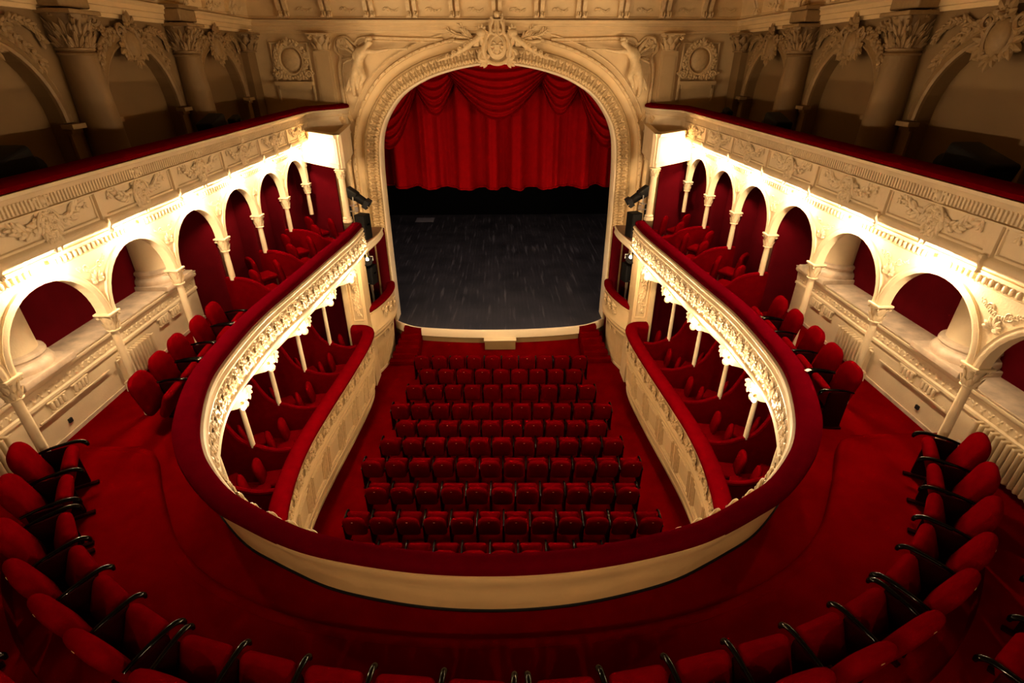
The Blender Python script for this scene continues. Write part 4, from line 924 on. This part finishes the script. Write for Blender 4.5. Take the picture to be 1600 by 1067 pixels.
    build('stand', MB().add(tube([(s*4.30, 15.02, 4.457), (s*4.30, 15.02, 5.5)], .03, 8)).add(apply(lathe([(.14, 4.457), (.14, 4.48), (.03, 4.5)], 12), Tr((s*4.30, 15.02, 0)))), 'matte', o)
    build('yoke', MB().add(tube([c+rt*.16, c+rt*.17+A([0, 0, -.26]), c-rt*.17+A([0, 0, -.26]), c-rt*.16], .014, 6)).add(tube([A([s*4.30, 15.02, 5.5]), c+A([0, 0, -.26])], .02, 6)), 'metal', o)
    build('housing', MB().add(apply(rbox((.26, .26, .36), .05), Tr((0, 0, .10))), T).add(apply(lathe([(.10, -.34), (.115, -.34), (.125, -.05), (.05, -.05)], 18), Tr((0, 0, 0))), T), 'matte', o)
    build('barn_door', MB().add(box((0, .13, -.40), (.22, .008, .14)), T).add(box((0, -.13, -.40), (.22, .008, .14)), T).add(box((.13, 0, -.40), (.008, .22, .14)), T).add(box((-.13, 0, -.40), (.008, .22, .14)), T), 'grey', o)
    build('cross_bar', MB().add(tube([(s*4.50, 14.9, 5.40), (s*4.10, 15.0, 5.34)], .018, 6)).add(box((s*4.12, 15.0, 5.42), (.1, .08, .12))), 'metal', o)
    # round lamp slung below the ledge
    o = thing('round_spotlight', 'round black lamp slung below the ledge above the stage box, %s' % sd, 'spotlight', (s*3.95, 14.75, 3.8))
    T = frame((s*3.93, 14.62, 3.98), (1, 0, 0), (0, .25, 1), (0, -1, .25))
    build('housing', MB().add(lathe([(.02, -.2), (.12, -.18), (.155, -.05), (.155, .06), (.13, .07), (.125, .02), (.01, .0)], 20), T), 'matte', o)
    build('hook_clamp', MB().add(tube([(s*3.93, 14.66, 4.1), (s*3.95, 14.7, 4.2), (s*4.0, 14.72, 4.17)], .022, 6)), 'metal', o)
    build('yoke', MB().add(tube([(s*3.93-.17, 14.64, 3.98), (s*3.93-.17, 14.66, 4.1), (s*3.93+.17, 14.66, 4.1), (s*3.93+.17, 14.64, 3.98)], .012, 6)), 'metal', o)
    build('bracket_arm', MB().add(tube([(s*4.0, 14.5, 3.78), (s*4.25, 14.0, 3.78)], .016, 6)).add(tube([(s*4.0, 14.5, 3.84), (s*4.0, 14.4, 3.74)], .016, 6)), 'lip', o)

    # circle boxes: partitions with wavy tops, full height red panels, door post
    for k, y in enumerate((13.4, 11.7, 10.0)):
        xi = np.interp(y, CIRC[:60, 1][::-1], CIRC[:60, 0][::-1])+.24
        xx = np.linspace(xi, 5.62, 26); u = (xx-xi)/(5.62-xi)
        zt = 5.10-.14*np.sin(pi*np.clip(u*2, 0, 1))+.17/(1+np.exp(-(u-.55)*13))
        prof = np.concatenate([[[xi, 4.4]], np.stack([xx, zt], 1), [[5.62, 4.4]]])
        o = thing('box_partition', 'red box partition with wavy top, %s from the stage in the circle on the %s' % (ORD[k+1-1], sd), 'partition', (s*5.0, y, 4.4), 0, 'circle box partitions')
        build('panel', MB().add(sweep(A([(0, y-.035, 0), (0, y+.035, 0)]), A([s, 0, 0.]), A([0, 0, 1.]), prof)), 'velvet', o)
        build('top_roll', MB().add(tube(np.stack([s*xx, 0*xx+y, zt], 1), .045, 7)), 'rail', o)
        x2 = 6.68 if y == 10.0 else 5.96
        build('tall_panel', MB().add(box2((s*5.60, y-.03, 4.4), (s*x2, y+.03, 7.2))), 'redwall', o)
    tag(build('door_post', MB().add(box2((s*5.84, 10.66, 4.4), (s*5.95, 10.76, 6.75))), 'cream'), 'pale upright door post behind the red circle boxes, %s side' % sd, 'door post')

# ------------------------------------------------------------------ seats
def pillow(w0, w1, h, t, r0, r1, rings=7, bulge=1.0, n=9):
    """upholstered pad in the xz plane, bottom width w0, top width w1, corner radii r0 and r1"""
    pts = []
    for (cx, cz, r, a0) in ((w1/2-r1, h/2-r1, r1, 0), (-w1/2+r1, h/2-r1, r1, pi/2), (-w0/2+r0, -h/2+r0, r0, pi), (w0/2-r0, -h/2+r0, r0, 1.5*pi)):
        for a in np.linspace(a0, a0+pi/2, n): pts.append((cx+r*cos(a), cz+r*sin(a)))
    o = A(pts); m = len(o); Vs = []
    prof = [(0, -1), (.45, -.97), (.75, -.85), (.9, -.66), (.97, -.42), (1.0, -.12), (1.0, .12), (.97, .42), (.9, .66), (.75, .85), (.45, .97), (0, 1)]
    V = np.concatenate([np.stack([o[:, 0]*k, np.full(m, y*t/2*(bulge if y > 0 else 1)), o[:, 1]*k], 1) for k, y in prof])
    L = len(prof); i = np.arange(L-1)[:, None]; j2 = np.arange(m)[None, :]; jn = (j2+1) % m
    F = np.stack([i*m+j2, (i+1)*m+j2, (i+1)*m+jn, i*m+jn], -1).reshape(-1, 4)
    return V, [F]
def make_theatre_seat(both=False):
    t = thing('theatre_seat', 'x', 'theatre seat', world=False)
    build('backrest', MB().add(apply(pillow(.46, .47, .62, .15, .08, .17), Rx(radians(13), (0, -.24, .65)))), 'velvet', t, 70)
    build('seat', MB().add(apply(pillow(.46, .46, .38, .15, .05, .06), Rx(radians(-24), (0, .05, .50)))), 'velvet', t, 70)
    for sg in ((-1, 1) if both else (-1,)):
        x = sg*.265
        P = cat([(x, -.24, .63), (x, -.10, .66), (x, .06, .67), (x, .17, .66), (x, .225, .62), (x, .235, .575)], 5)
        n = len(P); V, F = tube(P, np.concatenate([np.linspace(.014, .025, n-6), np.linspace(.025, .016, 6)]), 9)
        V[:, 0] = x+(V[:, 0]-x)*1.1
        build('armrest', MB().add((V, F)), 'black', t)
        build('side_support', MB().add(apply(rbox((.04, .30, .58), .018), Tr((x, -.05, .34)))).add(apply(rbox((.06, .40, .03), .01), Tr((x, -.03, .02)))), 'darkred', t)
    build('number_plate', MB().add(apply(apply(rbox((.036, .008, .026), .003), Tr((0, -.060, .235))), Rx(radians(13), (0, -.24, .65)))), 'brass', t)
    return t
SEAT, SEAT2 = make_theatre_seat(), make_theatre_seat(True)
used = {0: 0, 1: 0}
def seat(x, y, z, rz, label, group, both=False):
    o = place(SEAT2 if both else SEAT, used[both], (x, y, z), rz, label, group); used[both] = 1; return o
ROWS = [(14.09, 10), (13.28, 9), (12.41, 10), (11.47, 11), (10.68, 10), (9.97, 11), (9.19, 12), (8.33, 11), (7.48, 12), (6.66, 11)]
for r, (yb, n) in enumerate(ROWS):
    w = .562
    for k in range(n):
        x = (k-(n-1)/2)*w
        seat(x, yb+.34-.025*x, 0, -.025, 'red stalls seat, %s from the left in the %s row from the stage' % (ORD[k], ORD[r]), 'stalls seats in rows', k == n-1)
BLK = [('far left block of the curved row', [(-5.01, 4.99), (-4.72, 4.49), (-4.42, 4.02)], Z_PLAT),
       ('left bend of the curved row', [(-4.36, 3.94), (-4.00, 3.54), (-3.55, 3.20), (-3.11, 2.92), (-2.62, 2.66)], Z_PLAT),
       ('left middle block of the curved row', [(-2.54, 2.62), (-2.03, 2.48), (-1.50, 2.35), (-0.99, 2.27), (-0.45, 2.22), (0.07, 2.18)], Z_PLAT),
       ('right middle block of the curved row', [(0.17, 2.18), (0.70, 2.21), (1.24, 2.29), (1.73, 2.39), (2.26, 2.51), (2.76, 2.68), (3.24, 2.90)], Z_PLAT),
       ('right bend of the curved row', [(3.30, 2.95), (3.74, 3.24), (4.14, 3.58), (4.50, 3.98), (4.80, 4.41), (5.08, 4.88)], Z_PLAT),
       ('rear row behind the right bend', [(3.39, 2.06), (3.91, 2.35), (4.36, 2.72)], Z_PLAT+.25),
       ('rear row behind the left bend', [(-4.12, 2.62), (-3.66, 2.28), (-3.14, 2.02)], Z_PLAT+.25)]
for name, tips, z in BLK:
    m = len(tips)-1
    for k in range(m):
        a, b = A(tips[k]), A(tips[k+1]); c = (a+b)/2; d = (b-a)/np.linalg.norm(b-a); f = A([-d[1], d[0]])
        o = c-f*.23; rz = atan2(-f[0], f[1])
        seat(o[0], o[1], z, rz, 'red tip-up seat, %s from the left in the %s' % (ORD[k], name), 'curved circle row seats', k == m-1)
SIDE = [(5.10, 6.22), (5.15, 6.78), (5.20, 7.36), (5.20, 8.02), (5.22, 8.60)]
for s, sd in ((-1, 'left'), (1, 'right')):
    for k, (x, y) in enumerate(SIDE):
        seat(s*(x-.28), y+.02, Z_CIRC, s*radians(84), 'red seat in the single row along the %s circle rail, %s from the stage' % (sd, ORD[4-k]), 'single side row seats', (k in (4, 2)) if s < 0 else (k in (0, 3)))

def make_box_chair():
    t = thing('box_chair', 'x', 'chair', world=False)
    build('backrest', MB().add(apply(pillow(.36, .40, .56, .12, .10, .17), Rx(radians(10), (0, -.20, .70)))), 'velvet', t, 70)
    build('seat', MB().add(apply(rbox((.45, .44, .11), .045, 3), Tr((0, .02, .44)))), 'velvet', t)
    for x in (-.18, .18):
        for y in (-.17, .2): build('leg', MB().add(tube([(x*1.05, y*1.05, 0), (x, y, .40)], [.013, .02], 6)), 'wood', t)
    return t
CH = make_box_chair(); uc = 0
ys = [13.7]+[c[1] for c in LCOL[::-1]]+[6.0]
for s, sd in ((-1, 'left'), (1, 'right')):
    for k in range(6):
        y1, y0 = ys[k], ys[k+1]; ym = (y0+y1)/2
        xr = np.interp(ym, BOXR[25:, 1][::-1], BOXR[25:, 0][::-1])
        for q, (dx, dy, lab) in enumerate(((.66, .22, 'chair by the rail, stage side'), (.78, -.30, 'chair by the rail, far side'), (1.5, .05, 'chair at the back'))):
            if k == 0 and q == 0: dy -= .12
            place(CH, uc, (s*(xr+dx), ym+dy*.8, Z_BOX), s*radians(78-12*q), 'red %s, %s lower box from the stage, %s' % (lab, ORD[k], sd), 'chairs in the lower boxes'); uc = 1
    for k, (y1, y0) in enumerate(((15.0, 13.4), (13.4, 11.7), (11.7, 10.0))):
        ym = (y0+y1)/2; xr = np.interp(min(ym, 13.9), CIRC[:60, 1][::-1], CIRC[:60, 0][::-1])
        for q, (dx, dy, lab) in enumerate(((.66, .10, 'chair by the rail, stage side'), (.95, -.45, 'chair second from the rail'), (1.38, .35, 'chair near the rear wall'))):
            place(CH, 1, (s*(xr+dx), ym+dy, Z_CIRC), s*radians(40 if q else 55), 'red %s, %s circle box from the stage, %s' % (lab, ORD[k], sd), 'chairs in the circle boxes')

# ------------------------------------------------------------------ lamps: bare bulbs along both tiers
def make_bulb(m, r):
    t = thing('light_bulb', 'x', 'light bulb', world=False)
    build('glass', MB().add(lathe([(.012, .0), (r*.6, r*.5), (r, r*1.3), (r*.85, r*2.0), (r*.35, r*2.45), (.001, r*2.5)], 10)), m, t)
    build('socket', MB().add(lathe([(.02, -.05), (.024, -.05), (.024, .0), (.012, .01)], 10)), 'brass', t)
    return t
BU = make_bulb('bulb', .042); BR = make_bulb('bulbrear', .038); ur = 0; BL = make_bulb('bulblow', .036); ub = ul = 0
for s, sd in ((-1, 'left'), (1, 'right')):
    for k, y in enumerate((14.35, 12.55, 10.85, 9.15, 7.45, 5.75)):
        o = place(BU, ub, (s*5.21, y, 7.13), 0, 'glowing bulb under the upper gallery front, %s from the stage on the %s' % (ORD[k], sd), 'bulbs under the gallery'); ub = 1
        o.rotation_euler = (pi, 0, 0)
    for k, y in enumerate((13.45, 12.1, 10.65, 9.15, 7.85, 6.65)):
        x = np.interp(y, CIRC[:70, 1][::-1], CIRC[:70, 0][::-1])-.20
        o = place(BL, ul, (s*x, y, 4.49), 0, 'glowing bulb under the acanthus frieze of the circle, %s from the stage on the %s' % (ORD[k], sd), 'bulbs under the circle'); ul = 1
        o.rotation_euler = (pi, 0, 0)

# work lamps of the stage house, hung behind the curtain
for k, (x, y) in enumerate(((-2.2, 22.0), (2.2, 22.0))):
    t = thing('work_light', 'stage work lamp hanging behind the curtain, %s' % ('left', 'right')[k], 'work lamp', (x, y, 9.5), 0, 'stage work lamps')
    build('reflector', MB().add(apply(lathe([(.22, 9.42), (.20, 9.56), (.05, 9.66), (.03, 9.66)], 16, False), Tr((x, y, 0)))), 'grey', t)
    build('glass', MB().add(sphere((x, y, 9.5), .07, 10, 8)), 'worklamp', t)
    build('cable', MB().add(tube([(x, y, 9.66), (x, y, 12.9)], .01, 5)), 'matte', t)

# rear part of the upper gallery, under and behind the viewpoint, with the same row of bulbs
rg = resample(cat([(-6.7, -3.2), (-5.2, -2.2), (-3.6, -.75), (-2.0, -.05), (0, .2), (2.0, -.05), (3.6, -.75), (5.2, -2.2), (6.7, -3.2)], 6), .15)
gT, gN = normals2(rg, (0, 8))
structure('floor_gallery_back', MB().add(slab(rg, A([(p[0], -4.2) for p in rg]), 7.22, 7.36)).add(sweep(h3(rg), h3(gN), (0, 0, 1), [(-.15, 7.2), (.0, 7.2), (.03, 7.3), (0, 7.4), (.02, 7.95), (-.1, 8.0), (-.15, 7.9)])), 'cream')
for k, (x, y) in enumerate(((-3.5, -.55), (-2.1, .1), (-.7, .32), (.7, .32), (2.1, .1), (3.5, -.55))):
    o = place(BR, ur, (x, y, 7.12), 0, 'bulb under the rear gallery front below the viewpoint, %s from the left' % ORD[k], 'bulbs under the rear gallery'); ur = 1
    o.rotation_euler = (pi, 0, 0)

# ------------------------------------------------------------------ camera, world, view
cam = bpy.data.cameras.new('camera'); co = bpy.data.objects.new('camera', cam); COL.objects.link(co)
cam.sensor_width = 36; cam.lens = 803/1600*36; cam.clip_start = .05; cam.clip_end = 100
co.location = (0, 0, 9.2); co.rotation_euler = (radians(90-28.7), 0, radians(-1.44))
SC.camera = co
w = bpy.data.worlds.new('world'); SC.world = w; w.use_nodes = True
w.node_tree.nodes['Background'].inputs[0].default_value = (0, 0, 0, 1)
vs_ = SC.view_settings; vs_.view_transform = 'Standard'; vs_.look = 'None'; vs_.gamma = 1; vs_.use_curve_mapping = False
vs_.exposure = 2.65
cy = SC.cycles
cy.use_denoising = True; cy.max_bounces = 7; cy.diffuse_bounces = 4; cy.glossy_bounces = 3; cy.transmission_bounces = 2
cy.caustics_reflective = False; cy.caustics_refractive = False; cy.sample_clamp_indirect = 6
try: cy.denoiser = 'OPENIMAGEDENOISE'
except Exception: pass
